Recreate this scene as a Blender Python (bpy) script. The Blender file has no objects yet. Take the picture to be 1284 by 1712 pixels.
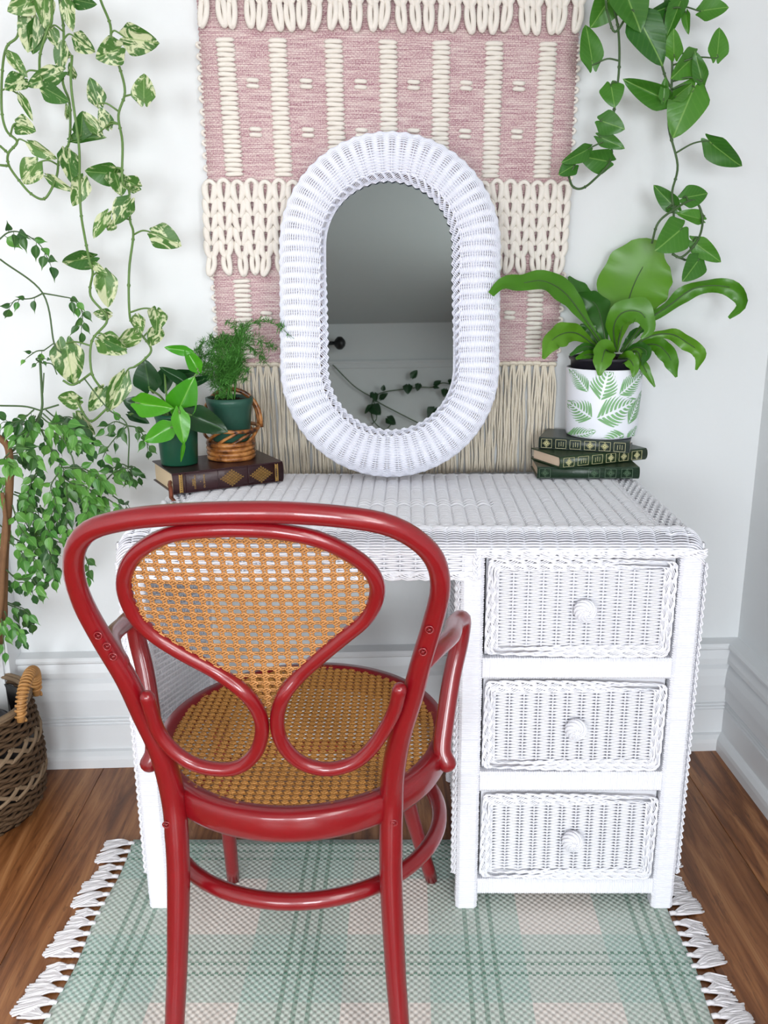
import bpy, bmesh, math, random
import numpy as np
from mathutils import Vector, Matrix

random.seed(7); RNG = np.random.default_rng(7)
scene = bpy.context.scene
COL = scene.collection
pi = math.pi

# ------------------------------------------------------------------ camera
F, PX, PY, TH, H = 1450.0, 685.0, 856.0, math.radians(15.1), 1.175
cd = bpy.data.cameras.new('camera'); cam = bpy.data.objects.new('camera', cd); COL.objects.link(cam)
cd.sensor_fit = 'VERTICAL'; cd.sensor_height = 36.0; cd.lens = 36.0 * F / 1712.0
cd.shift_x = (642.0 - PX) / 1712.0; cd.clip_start = 0.02
cam.location = (0, 0, H); cam.rotation_euler = (pi / 2 - TH, 0, 0)
scene.camera = cam
vs = scene.view_settings
vs.view_transform = 'Standard'; vs.look = 'None'; vs.gamma = 1.0; vs.use_curve_mapping = False
vs.exposure = -0.33

# ------------------------------------------------------------------ world: daylight outside the windows
wd = bpy.data.worlds.new('daylight'); scene.world = wd; wd.use_nodes = True
wd.node_tree.nodes['Background'].inputs[0].default_value = (0.80, 0.90, 1.0, 1)
wd.node_tree.nodes['Background'].inputs[1].default_value = 1.0

# room frame: the back wall turns 3 degrees away from the desk
WA = math.radians(3.04)
CORNER = np.array([0.835, 2.004 + 0.0531 * 0.835, 0.0])
WX = np.array([math.cos(WA), math.sin(WA), 0]); WOUT = np.array([math.sin(WA), -math.cos(WA), 0])
ROOM_W, ROOM_D, ROOM_H = 3.3, 4.75, 2.62
def rp(s, d, z):                       # s metres left of the corner, d metres out of the back wall
    p = CORNER - WX * s + WOUT * d
    return np.array([p[0], p[1], z])

def area_light(name, loc, direction, sx, sy, power, col, spread=180):
    ld = bpy.data.lights.new(name, 'AREA'); ld.shape = 'RECTANGLE'; ld.size = sx; ld.size_y = sy
    ld.energy = power; ld.color = col; ld.spread = math.radians(spread)
    o = bpy.data.objects.new(name, ld); COL.objects.link(o); o.location = loc
    o.rotation_euler = Vector(direction).to_track_quat('-Z', 'Z').to_euler()
    return o
# daylight entering through the three windows of the room (openings built below)
WIN_REAR = [(0.25, 1.15, 0.55, 1.62), (1.75, 2.95, 0.55, 1.62)]      # s0, s1, z0, z1 in the wall behind the camera
WIN_RIGHT = [(2.1, 3.9, 0.95, 2.42)]                                 # d0, d1, z0, z1 in the right-hand wall
for i, (a, b, z0, z1) in enumerate(WIN_REAR):
    area_light('rear_window_daylight', rp((a + b) / 2, ROOM_D - 0.03, (z0 + z1) / 2), -WOUT + np.array([0, 0, -0.22]), b - a, z1 - z0, 52 if i == 0 else 46, (0.90, 0.955, 1.0), 125)
for (a, b, z0, z1) in WIN_RIGHT:
    area_light('side_window_daylight', rp(0.03, (a + b) / 2, (z0 + z1) / 2), -WX + np.array([0, 0, -0.22]), b - a, z1 - z0, 118, (1.0, 0.99, 0.975), 150)

# ------------------------------------------------------------------ pixel helpers (reference frame 1284 x 1712)
CT, ST = math.cos(TH), math.sin(TH)
def ray(px, py):
    u, v = (px - PX) / F, (py - PY) / F
    return np.array([u, CT - v * ST, -ST - v * CT])
def at(px, py, Y):
    d = ray(px, py); return np.array([0, 0, H]) + d * (Y / d[1])
def atz(px, py, Z):
    d = ray(px, py); return np.array([0, 0, H]) + d * ((Z - H) / d[2])
def on(px, py, f, Y=1.0):              # point on a surface y = f(x, z)
    for _ in range(12):
        p = at(px, py, Y); Y = f(p[0], p[2])
    return at(px, py, Y)

# ------------------------------------------------------------------ geometry helpers
class G:
    def __init__(s): s.v, s.f, s.n = [], [], 0
    def add(s, V, *FF):
        V = np.asarray(V, float).reshape(-1, 3)
        for Fa in FF:
            Fa = np.asarray(Fa, int)
            if len(Fa): s.f.append(Fa + s.n)
        s.v.append(V); s.n += len(V); return s
    def mesh(s, name, smooth=True):
        V = np.concatenate(s.v); me = bpy.data.meshes.new(name)
        loops = np.concatenate([f.ravel() for f in s.f]); tot = np.concatenate([np.full(len(f), f.shape[1]) for f in s.f])
        st = np.concatenate([[0], np.cumsum(tot)[:-1]])
        me.vertices.add(len(V)); me.vertices.foreach_set('co', V.astype(np.float32).ravel())
        me.loops.add(len(loops)); me.loops.foreach_set('vertex_index', loops.astype(np.int32))
        me.polygons.add(len(tot)); me.polygons.foreach_set('loop_start', st.astype(np.int32))
        me.polygons.foreach_set('use_smooth', np.full(len(tot), smooth))
        me.update(calc_edges=True); me.validate()
        return me

WM = {}
def obj(name, me, parent=None, mat=None, M=None, local=False, kind=None, label=None):
    o = bpy.data.objects.new(name, me); COL.objects.link(o)
    if mat is not None and me is not None and len(me.materials) == 0: me.materials.append(mat)
    B = Matrix(M) if M is not None else Matrix.Identity(4)
    o.matrix_basis = B
    if parent is not None:
        o.parent = parent
        if local: WM[o] = WM[parent] @ B
        else:
            o.matrix_parent_inverse = WM[parent].inverted(); WM[o] = B
    else: WM[o] = B
    if kind: o['kind'] = kind
    if label: o['label'] = label
    return o
def make(name, g, mat, parent=None, smooth=True, **k):
    return obj(name, g.mesh(name, smooth), parent, mat, **k)
def thing(name, label, cat, loc=(0, 0, 0), rz=0.0, group=None):
    o = bpy.data.objects.new(name, None); COL.objects.link(o); o.empty_display_size = 0.05
    o.location = loc; o.rotation_euler = (0, 0, rz)
    WM[o] = Matrix.Translation(Vector(loc)) @ Matrix.Rotation(rz, 4, 'Z')
    o['label'] = label; o['category'] = cat
    if group: o['group'] = group
    return o
def structure(o): o['kind'] = 'structure'; return o

def cr(P, n=8, closed=False):          # Catmull-Rom
    P = np.asarray(P, float)
    if closed: Q = np.vstack([P[-1], P, P[0], P[1]]); m = len(P)
    else: Q = np.vstack([2 * P[0] - P[1], P, 2 * P[-1] - P[-2]]); m = len(P) - 1
    t = np.linspace(0, 1, n, endpoint=False)[:, None]; out = []
    for i in range(m):
        a, b, c, d = Q[i], Q[i + 1], Q[i + 2], Q[i + 3]
        out.append(0.5 * (2 * b + (c - a) * t + (2 * a - 5 * b + 4 * c - d) * t ** 2 + (3 * b - a - 3 * c + d) * t ** 3))
    if not closed: out.append(P[-1:])
    return np.vstack(out)
def resample(P, n, closed=False):
    P = np.asarray(P, float)
    if closed: P = np.vstack([P, P[:1]])
    L = np.concatenate([[0], np.cumsum(np.linalg.norm(np.diff(P, axis=0), axis=1))])
    t = np.linspace(0, L[-1], n, endpoint=not closed)
    return np.stack([np.interp(t, L, P[:, k]) for k in range(P.shape[1])], 1)
def ringfaces(N, S, closed=False, base=0):
    i = np.arange(N if closed else N - 1)[:, None]; j = np.arange(S)[None, :]
    a = i * S + j; b = i * S + (j + 1) % S; c = ((i + 1) % N) * S + (j + 1) % S; d = ((i + 1) % N) * S + j
    return np.stack([a, b, c, d], -1).reshape(-1, 4) + base
def frames(P, closed=False, hint=None):
    if closed: T = np.roll(P, -1, 0) - np.roll(P, 1, 0)
    else: T = np.gradient(P, axis=0)
    T /= np.linalg.norm(T, axis=1)[:, None] + 1e-12
    A = np.zeros_like(P); h = np.array(hint if hint is not None else ([0, 0, 1] if abs(T[0][2]) < 0.9 else [1, 0, 0]), float)
    a = h - T[0] * h.dot(T[0]); a /= np.linalg.norm(a) + 1e-12
    for i in range(len(P)):
        if hint is not None: a = h - T[i] * h.dot(T[i])
        else: a = a - T[i] * a.dot(T[i])
        a = a / (np.linalg.norm(a) + 1e-12); A[i] = a
    return T, A, np.cross(T, A)
def tube(g, P, r, sides=8, closed=False, ell=(1, 1), hint=None, rounded=False, caps=True):
    P = np.asarray(P, float); N = len(P); r = np.full(N, r, float) if np.isscalar(r) else np.asarray(r, float)
    if rounded and not closed:
        t0 = P[0] - P[1]; t0 /= np.linalg.norm(t0); t1 = P[-1] - P[-2]; t1 /= np.linalg.norm(t1)
        a = np.array([0.98, 0.8, 0.5])
        P = np.vstack([P[0] + t0 * r[0] * a[:, None], P, P[-1] + t1 * r[-1] * a[::-1][:, None]])
        c = np.sqrt(1 - a ** 2); r = np.concatenate([r[0] * c, r, r[-1] * c[::-1]]); N = len(P)
    T, A, B = frames(P, closed, hint)
    an = np.arange(sides) * 2 * pi / sides
    V = P[:, None] + r[:, None, None] * (A[:, None] * np.cos(an)[None, :, None] * ell[0] + B[:, None] * np.sin(an)[None, :, None] * ell[1])
    fs = [ringfaces(N, sides, closed)]
    if not closed and caps: fs += [np.arange(sides)[None, ::-1], (np.arange(sides) + (N - 1) * sides)[None]]
    g.add(V, *fs); return g
def strands(g, P, A, B, sides=6, closed=False):   # many parallel strands at once: P (S,N,3), axis vectors scaled by radius
    S, N, _ = P.shape
    an = (np.arange(sides) + 0.5) * 2 * pi / sides
    A = np.broadcast_to(A, P.shape); B = np.broadcast_to(B, P.shape)
    V = P[:, :, None] + A[:, :, None] * np.cos(an)[:, None] + B[:, :, None] * np.sin(an)[:, None]
    f = ringfaces(N, sides, closed)
    g.add(V, (f[None] + (np.arange(S) * N * sides)[:, None, None]).reshape(-1, 4)); return g
def stakewave(n, ns, width=0.22):      # +1 / -1 alternately at each stake, 0 in between
    k = np.arange(n) / ns; q = np.round(k); return np.where(q % 2 == 0, 1.0, -1.0) * np.exp(-((k - q) / width) ** 2)
def weave(g, O, U, V, Nn, W, Hh, sp, pitch, ra, rb, amp, gs=None, sr=0.0022, alt=True, ns=10, jitter=0.0):
    O, U, V, Nn = [np.asarray(a, float) for a in (O, U, V, Nn)]
    nst = max(2, int(round(W / sp))); n = nst * ns + 1; x = np.linspace(0, W, n); m = max(2, int(Hh / pitch)); y = (np.arange(m) + 0.5) * Hh / m
    sg = np.where(np.arange(m) % 2 == 0, 1.0, -1.0)[:, None]
    off = amp * sg * stakewave(n, ns)[None]
    yy = y[:, None] + (RNG.normal(0, jitter, (m, n)) if jitter else 0)
    P = O + U * x[None, :, None] + V * (yy[..., None] if jitter else y[:, None, None]) + Nn * off[..., None]
    strands(g, P, V * ra, Nn * rb)
    t = (gs or g); xs = np.linspace(0, W, nst + 1)
    Q = O + U * xs[:, None, None] + V * np.array([0, Hh])[None, :, None]
    strands(t, Q, U * sr, Nn * sr)
def braid(g, path, lat, nor, w, h, pitch, r, closed=False, ply=2, sides=5):
    # three-strand flat plait, each strand of `ply` canes lying side by side
    path = np.asarray(path, float); D = np.linalg.norm(np.diff(np.vstack([path, path[:1]]) if closed else path, axis=0), axis=1).sum()
    n = max(12, int(D / pitch * 12)); k = max(1, round(D / pitch))
    P = resample(path, n, closed); lat = resample(lat, n, closed) if np.ndim(lat) == 2 else np.tile(lat, (n, 1)); nor = resample(nor, n, closed) if np.ndim(nor) == 2 else np.tile(nor, (n, 1))
    T = (np.roll(P, -1, 0) - np.roll(P, 1, 0)) if closed else np.gradient(P, axis=0)
    T /= np.linalg.norm(T, axis=1)[:, None] + 1e-12
    ph = np.linspace(0, 2 * pi * k, n, endpoint=not closed)
    for i in range(3):
        a = ph + 2 * pi * i / 3
        for q in range(ply):
            o = (q - (ply - 1) / 2) * 2.0 * r
            Q = P + lat * (w * np.sin(a))[:, None] + nor * (h * np.sin(2 * a))[:, None] + T * (o * 1.6 * np.sign(np.cos(a)))[:, None] * 0 + lat * (o * np.abs(np.cos(a)) ** 0.5)[:, None] + T * (o * 0.6)
            strands(g, Q[None], lat[None] * r, nor[None] * r, sides, closed)
    return g
def rbox(g, x0, x1, y0, y1, z0, z1, b=0.002, seg=2, M=None):
    bm = bmesh.new(); bmesh.ops.create_cube(bm, size=1)
    for v in bm.verts: v.co = ((x0 + x1) / 2 + v.co.x * (x1 - x0), (y0 + y1) / 2 + v.co.y * (y1 - y0), (z0 + z1) / 2 + v.co.z * (z1 - z0))
    if b > 0: bmesh.ops.bevel(bm, geom=bm.edges[:], offset=b, segments=seg, affect='EDGES', profile=0.5)
    if M is not None: bmesh.ops.transform(bm, matrix=Matrix(M), verts=bm.verts)
    bm.verts.index_update(); V = np.array([v.co[:] for v in bm.verts]); fs = {}
    for f in bm.faces: fs.setdefault(len(f.verts), []).append([v.index for v in f.verts])
    g.add(V, *[np.array(x) for x in fs.values()]); bm.free(); return g
def lathe(g, prof, seg=48, c=(0, 0, 0), a0=0, a1=2 * pi, axis=None):
    prof = np.asarray(prof, float); full = abs(a1 - a0 - 2 * pi) < 1e-6
    an = np.linspace(a0, a1, seg, endpoint=not full)
    V = np.stack([prof[:, 0][:, None] * np.cos(an), prof[:, 0][:, None] * np.sin(an), np.repeat(prof[:, 1][:, None], len(an), 1)], -1)
    N, S = len(prof), len(an)
    if full: f = ringfaces(N, S)
    else: f = (np.arange(N - 1)[:, None] * S + np.arange(S - 1)[None])[..., None] + np.array([0, 1, S + 1, S])
    g.add(V.reshape(-1, 3) + np.array(c), f.reshape(-1, 4)[:, ::-1]); return g
def wrapped(g, O, L, U, A, B, a, b, pitch, amp=0.0013):
    # bar wrapped in fine cane: rounded-rectangle section (half sizes a, b), ridged along U
    O, U, A, B = [np.asarray(q, float) for q in (O, U, A, B)]
    k = max(2, int(round(L / pitch))); p = L / k
    t = (np.arange(k)[:, None] + np.array([0.04, 0.3, 0.7, 0.96])[None]).ravel() * p
    d = np.tile(np.array([-amp, amp * 0.6, amp * 0.6, -amp]), k) + np.repeat(RNG.normal(0, amp * 0.3, k), 4)
    c = min(a, b) * 0.3
    S = np.array([(a, b - c), (a - c, b), (-a + c, b), (-a, b - c), (-a, -b + c), (-a + c, -b), (a - c, -b), (a, -b + c)])
    N2 = S / np.array([a, b]); N2 = np.sign(S) * (np.abs(N2) > 0.99)
    X = S[None] + N2[None] * d[:, None, None]
    V = O + U * t[:, None, None] + A * X[..., :1] + B * X[..., 1:]
    n = len(t); g.add(V, ringfaces(n, 8), np.arange(8)[None, ::-1], (np.arange(8) + (n - 1) * 8)[None]); return g

# ------------------------------------------------------------------ materials
def C(r, g, b): return tuple(((x / 255) / 12.92 if x / 255 <= 0.04045 else ((x / 255 + 0.055) / 1.055) ** 2.4) for x in (r, g, b)) + (1,)
class NT:
    def __init__(s, name):
        s.m = bpy.data.materials.new(name); s.m.use_nodes = True; s.t = s.m.node_tree
        s.b = s.t.nodes['Principled BSDF']; s.out = s.t.nodes['Material Output']
    def n(s, typ, **k):
        x = s.t.nodes.new(typ)
        for a, v in k.items():
            if a.startswith('i_'):
                key = a[2:]; key = int(key) if key.isdigit() else key.replace('_', ' ')
                x.inputs[key].default_value = v
            else: setattr(x, a, v)
        return x
    def l(s, a, b): s.t.links.new(a, b)
    def set(s, **k):
        for a, v in k.items(): s.b.inputs[a.replace('_', ' ')].default_value = v
    def math(s, op, a, b=None, clamp=False):
        x = s.n('ShaderNodeMath', operation=op, use_clamp=clamp)
        for i, q in enumerate((a, b)):
            if q is None: continue
            if isinstance(q, (int, float)): x.inputs[i].default_value = q
            else: s.l(q, x.inputs[i])
        return x.outputs[0]
    def mix(s, f, a, b):
        x = s.n('ShaderNodeMix', data_type='RGBA')
        for key, q in ((0, f), (6, a), (7, b)):
            if isinstance(q, (int, float, tuple)): x.inputs[key].default_value = q
            else: s.l(q, x.inputs[key])
        return x.outputs[2]
    def ramp(s, f, stops, interp='LINEAR'):
        x = s.n('ShaderNodeValToRGB'); e = x.color_ramp.elements; x.color_ramp.interpolation = interp
        while len(e) < len(stops): e.new(0.5)
        for q, (p, c) in zip(e, stops): q.position = p; q.color = c
        s.l(f, x.inputs[0]); return x.outputs[0]
    def coord(s, kind='Object', scale=(1, 1, 1), rnd=False):
        tc = s.n('ShaderNodeTexCoord'); mp = s.n('ShaderNodeMapping'); mp.inputs['Scale'].default_value = scale
        s.l(tc.outputs[kind], mp.inputs[0])
        if rnd:
            oi = s.n('ShaderNodeObjectInfo'); cm = s.n('ShaderNodeCombineXYZ')
            for i in range(3): s.l(s.math('MULTIPLY', oi.outputs['Random'], 37.0 + 11 * i), cm.inputs[i])
            s.l(cm.outputs[0], mp.inputs['Location'])
        return mp.outputs[0]
    def noise(s, vec, scale, detail=4, rough=0.55, dist=0.0):
        x = s.n('ShaderNodeTexNoise', i_Scale=scale, i_Detail=detail, i_Roughness=rough, i_Distortion=dist); s.l(vec, x.inputs['Vector']); return x.outputs['Fac']
    def bump(s, h, strength=0.3, dist=0.002):
        x = s.n('ShaderNodeBump', i_Strength=strength, i_Distance=dist); s.l(h, x.inputs['Height']); s.l(x.outputs[0], s.b.inputs['Normal']); return x
    def col(s, c): s.l(c, s.b.inputs['Base Color'])
def simple(name, c, rough=0.5, spec=0.5, var=0.0, vscale=30, bump=0.0, bscale=60, coat=0.0, dist=0.002, rnd=False):
    t = NT(name); t.set(Roughness=rough); t.b.inputs['Specular IOR Level'].default_value = spec; t.b.inputs['Coat Weight'].default_value = coat
    if var > 0:
        f = t.noise(t.coord(rnd=rnd), vscale)
        t.col(t.mix(f, tuple(x * (1 - var) for x in c[:3]) + (1,), tuple(min(1, x * (1 + var)) for x in c[:3]) + (1,)))
    else: t.b.inputs['Base Color'].default_value = c
    if bump > 0: t.bump(t.noise(t.coord(), bscale), bump, dist)
    return t.m

M_wall = simple('painted_plaster', C(228, 230, 231), 0.75, 0.25, 0.015, 3, 0.25, 14, dist=0.004)
M_trim = simple('white_gloss_trim', C(226, 228, 230), 0.42, 0.4, 0.01, 5, 0.12, 30)
M_ceil = simple('ceiling_paint', C(190, 194, 194), 0.85, 0.2, 0.01, 3)
M_white = simple('white_wicker_paint', C(240, 240, 246), 0.5, 0.35, 0.02, 40, 0.15, 150, dist=0.0008)
M_whiteb = simple('white_board_paint', C(225, 225, 230), 0.6, 0.3)
M_mwhite = simple('white_mirror_wicker', C(238, 239, 250), 0.5, 0.35, 0.02, 40)
M_red = simple('red_gloss_paint', C(124, 10, 20), 0.28, 0.5, 0.10, 25, 0.22, 55, coat=0.35, dist=0.0015)
M_wool = simple('cream_wool', C(236, 229, 220), 0.95, 0.1, 0.05, 60, 0.5, 220, dist=0.002)
M_tassel = simple('natural_tassel_wool', C(230, 220, 202), 0.95, 0.1, 0.10, 40, 0.4, 260)
M_soil = simple('potting_soil', C(38, 28, 22), 0.95, 0.1, 0.5, 90, 0.8, 120, dist=0.006)
M_potgreen = simple('green_nursery_plastic', C(22, 74, 54), 0.38, 0.4)
M_potgreen2 = simple('grey_green_nursery_plastic', C(40, 80, 66), 0.38, 0.4)
M_black = simple('black_plastic', C(34, 32, 40), 0.4, 0.5)
M_blackmetal = simple('black_metal', C(12, 12, 14), 0.4, 0.5)
M_potwhite = simple('white_printed_pot', C(238, 240, 248), 0.45, 0.4)
M_print = simple('green_leaf_print', C(128, 176, 122), 0.5, 0.3, 0.18, 60)
M_gold = simple('gold_foil', C(205, 165, 92), 0.35, 0.5); M_gold.node_tree.nodes['Principled BSDF'].inputs['Metallic'].default_value = 0.45
M_goldpale = simple('pale_gold_foil', C(200, 196, 150), 0.4, 0.5)
M_golddim = simple('worn_gold_foil', C(84, 108, 84), 0.45, 0.5)
M_brownleather = simple('oxblood_leather', C(52, 26, 30), 0.36, 0.5, 0.12, 40, 0.2, 260)
M_greenleather = [simple('dark_green_leather', C(44, 56, 50), 0.34, 0.5, 0.1, 40, 0.2, 260), simple('mid_green_leather', C(38, 58, 34), 0.34, 0.5, 0.1, 40, 0.2, 260), simple('bottle_green_leather', C(28, 52, 34), 0.34, 0.5, 0.1, 40, 0.2, 260)]
M_ribbon = simple('brown_ribbon', C(120, 60, 36), 0.5)
def pages(name, c):
    t = NT(name); t.set(Roughness=0.85)
    w = t.noise(t.coord(scale=(2, 2, 900)), 1.0, 2); t.col(t.mix(w, tuple(x * 0.82 for x in c[:3]) + (1,), c)); t.bump(w, 0.3, 0.0006); return t.m
M_page = pages('cream_pages', C(226, 204, 170)); M_page2 = pages('pink_cream_pages', C(232, 206, 180))
M_cane = simple('honey_cane', C(184, 130, 76), 0.42, 0.45, 0.22, 120)
M_seatcane = simple('seat_cane', C(178, 124, 60), 0.42, 0.45, 0.22, 120)
def rattan():
    t = NT('scorched_rattan'); t.set(Roughness=0.35)
    f = t.noise(t.coord(scale=(1, 1, 1)), 42, 3, 0.6)
    t.col(t.ramp(f, [(0.36, C(48, 24, 12)), (0.5, C(150, 92, 44)), (0.66, C(200, 140, 78))])); return t.m
M_rattan = rattan()
M_seagrass = simple('grey_brown_seagrass', C(84, 64, 46), 0.75, 0.2, 0.45, 45, 0.4, 200)
M_seagrass2 = simple('pale_seagrass_knots', C(128, 108, 86), 0.75, 0.2, 0.3, 60, 0.4, 200)
M_handle = simple('tan_handle_cane', C(176, 128, 74), 0.5, 0.4, 0.3, 60)
M_bark = simple('brown_bark', C(120, 88, 62), 0.8, 0.2, 0.3, 50, 0.5, 90)
M_stem = simple('green_stem', C(92, 124, 62), 0.5, 0.4, 0.15, 40)
M_stemd = simple('dark_green_stem', C(66, 92, 52), 0.5, 0.4, 0.15, 40)
M_fringe = simple('white_rug_fringe', C(232, 229, 232), 0.9, 0.1, 0.04, 60, 0.3, 300)

def leafmat(name, c1, c2, rib, rough=0.38, varieg=None, spread=0.5, vein=0.07, brown=False):
    t = NT(name); t.set(Roughness=rough); t.b.inputs['Specular IOR Level'].default_value = 0.45
    tc = t.n('ShaderNodeTexCoord'); sx = t.n('ShaderNodeSeparateXYZ'); t.l(tc.outputs['Object'], sx.inputs[0])
    ax = t.math('ABSOLUTE', sx.outputs[0])
    oi = t.n('ShaderNodeObjectInfo')
    base = t.mix(oi.outputs['Random'], c1, c2)
    if varieg:
        f = t.noise(t.coord(scale=(1.7, 1.0, 1), rnd=True), 2.1, 4, 0.58, 0.9)
        k = t.ramp(f, [(spread - 0.07, (0, 0, 0, 1)), (spread, (1, 1, 1, 1))])
        base = t.mix(k, base, varieg)
    v = t.n('ShaderNodeTexWave', i_Scale=2.2, i_Distortion=0.0); v.bands_direction = 'Y'
    mp = t.n('ShaderNodeCombineXYZ'); t.l(t.math('SUBTRACT', sx.outputs[1], t.math('MULTIPLY', ax, 0.7)), mp.inputs[1]); t.l(mp.outputs[0], v.inputs['Vector'])
    vv = t.math('POWER', v.outputs['Fac'], 6.0)
    base = t.mix(t.math('MULTIPLY', vv, vein), base, rib)
    m = t.math('LESS_THAN', ax, 0.018); base = t.mix(t.math('MULTIPLY', m, 0.7), base, rib)
    t.col(base)
    t.bump(t.math('SUBTRACT', 1.0, vv), 0.6 * vein, 0.012)
    tr = t.n('ShaderNodeBsdfTranslucent'); t.l(base, tr.inputs[0]); mx = t.n('ShaderNodeMixShader', i_0=0.22)
    t.l(t.b.outputs[0], mx.inputs[1]); t.l(tr.outputs[0], mx.inputs[2]); t.l(mx.outputs[0], t.out.inputs[0])
    return t.m
L_varieg = leafmat('variegated_pothos_leaf', C(58, 104, 38), C(84, 126, 54), C(150, 176, 110), 0.4, C(206, 212, 170), 0.565)
L_varieg2 = leafmat('mostly_green_pothos_leaf', C(46, 96, 32), C(66, 116, 42), C(130, 160, 96), 0.38, C(196, 204, 156), 0.66)
L_green = leafmat('heart_vine_leaf', C(44, 100, 30), C(78, 138, 40), C(130, 172, 84), 0.36)
L_bright = leafmat('bright_pothos_leaf', C(62, 146, 26), C(84, 164, 36), C(130, 190, 76), 0.25, vein=0.03)
L_dark = leafmat('dark_pothos_leaf', C(24, 62, 30), C(34, 76, 36), C(60, 100, 50), 0.3, vein=0.04)
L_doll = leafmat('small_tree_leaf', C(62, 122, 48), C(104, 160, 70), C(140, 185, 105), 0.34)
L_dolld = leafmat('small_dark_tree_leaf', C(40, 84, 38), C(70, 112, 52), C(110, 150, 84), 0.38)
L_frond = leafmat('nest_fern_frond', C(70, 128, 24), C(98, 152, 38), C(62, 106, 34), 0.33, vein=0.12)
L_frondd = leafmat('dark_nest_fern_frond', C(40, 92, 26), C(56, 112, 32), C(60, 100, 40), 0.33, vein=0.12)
M_aspar = simple('asparagus_fern_needles', C(70, 126, 50), 0.5, 0.3, 0.3, 30)

def woodmat():
    t = NT('brown_plank_wood'); 
    g1 = t.noise(t.coord(scale=(14, 0.9, 4), rnd=True), 2.2, 7, 0.62, 0.9)
    g2 = t.noise(t.coord(scale=(70, 2.5, 8), rnd=True), 3.0, 4, 0.6)
    c = t.ramp(g1, [(0.32, C(82, 44, 20)), (0.46, C(132, 80, 42)), (0.56, C(162, 106, 62)), (0.68, C(190, 136, 88))])
    g3 = t.noise(t.coord(scale=(40, 3.2, 8), rnd=True), 2.0, 3, 0.7, 1.2); c = t.mix(t.math('MULTIPLY', g2, 0.42), c, C(72, 38, 18)); c = t.mix(t.math('MULTIPLY', t.math('GREATER_THAN', g3, 0.60), 0.35), c, C(58, 28, 12))
    oi = t.n('ShaderNodeObjectInfo'); hs = t.n('ShaderNodeHueSaturation'); t.l(c, hs.inputs['Color'])
    t.l(t.math('ADD', t.math('MULTIPLY', oi.outputs['Random'], 0.25), 0.86), hs.inputs['Value']); t.col(hs.outputs[0])
    t.set(Roughness=0.38); t.bump(g2, 0.12, 0.001); return t.m
M_wood = woodmat()

def fabricmat():
    t = NT('pink_woven_wool'); t.set(Roughness=0.95); t.b.inputs['Specular IOR Level'].default_value = 0.1
    a = t.noise(t.coord(scale=(5, 1, 75)), 3.0, 5, 0.7)          # horizontal marled yarn
    b = t.noise(t.coord(scale=(330, 1, 420)), 1.0, 1)
    w = t.n('ShaderNodeTexBrick', i_Scale=1.0); w.inputs['Mortar Size'].default_value = 0.035; w.inputs['Brick Width'].default_value = 0.5; w.inputs['Row Height'].default_value = 0.25
    w.inputs['Color1'].default_value = (1, 1, 1, 1); w.inputs['Color2'].default_value = (0.75, 0.75, 0.75, 1); w.inputs['Mortar'].default_value = (0, 0, 0, 1)
    tc = t.n('ShaderNodeTexCoord'); sx = t.n('ShaderNodeSeparateXYZ'); t.l(tc.outputs['Object'], sx.inputs[0]); cm = t.n('ShaderNodeCombineXYZ')
    t.l(t.math('MULTIPLY', sx.outputs[0], 62.0), cm.inputs[0]); t.l(t.math('MULTIPLY', sx.outputs[2], 62.0), cm.inputs[1]); t.l(cm.outputs[0], w.inputs['Vector'])
    c = t.ramp(a, [(0.38, C(172, 128, 138)), (0.50, C(202, 167, 171)), (0.60, C(228, 210, 206))])
    c = t.mix(t.math('MULTIPLY', t.math('GREATER_THAN', b, 0.52), 0.6), c, C(234, 220, 212))
    mb = t.math('SUBTRACT', 1.0, w.outputs['Fac']); c = t.mix(t.math('MULTIPLY', w.outputs['Fac'], 0.45), c, C(150, 100, 112)); t.col(c)
    t.bump(t.math('ADD', t.math('MULTIPLY', mb, 1.0), t.math('MULTIPLY', b, 0.5)), 0.7, 0.002); return t.m
M_fabric = fabricmat()

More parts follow.
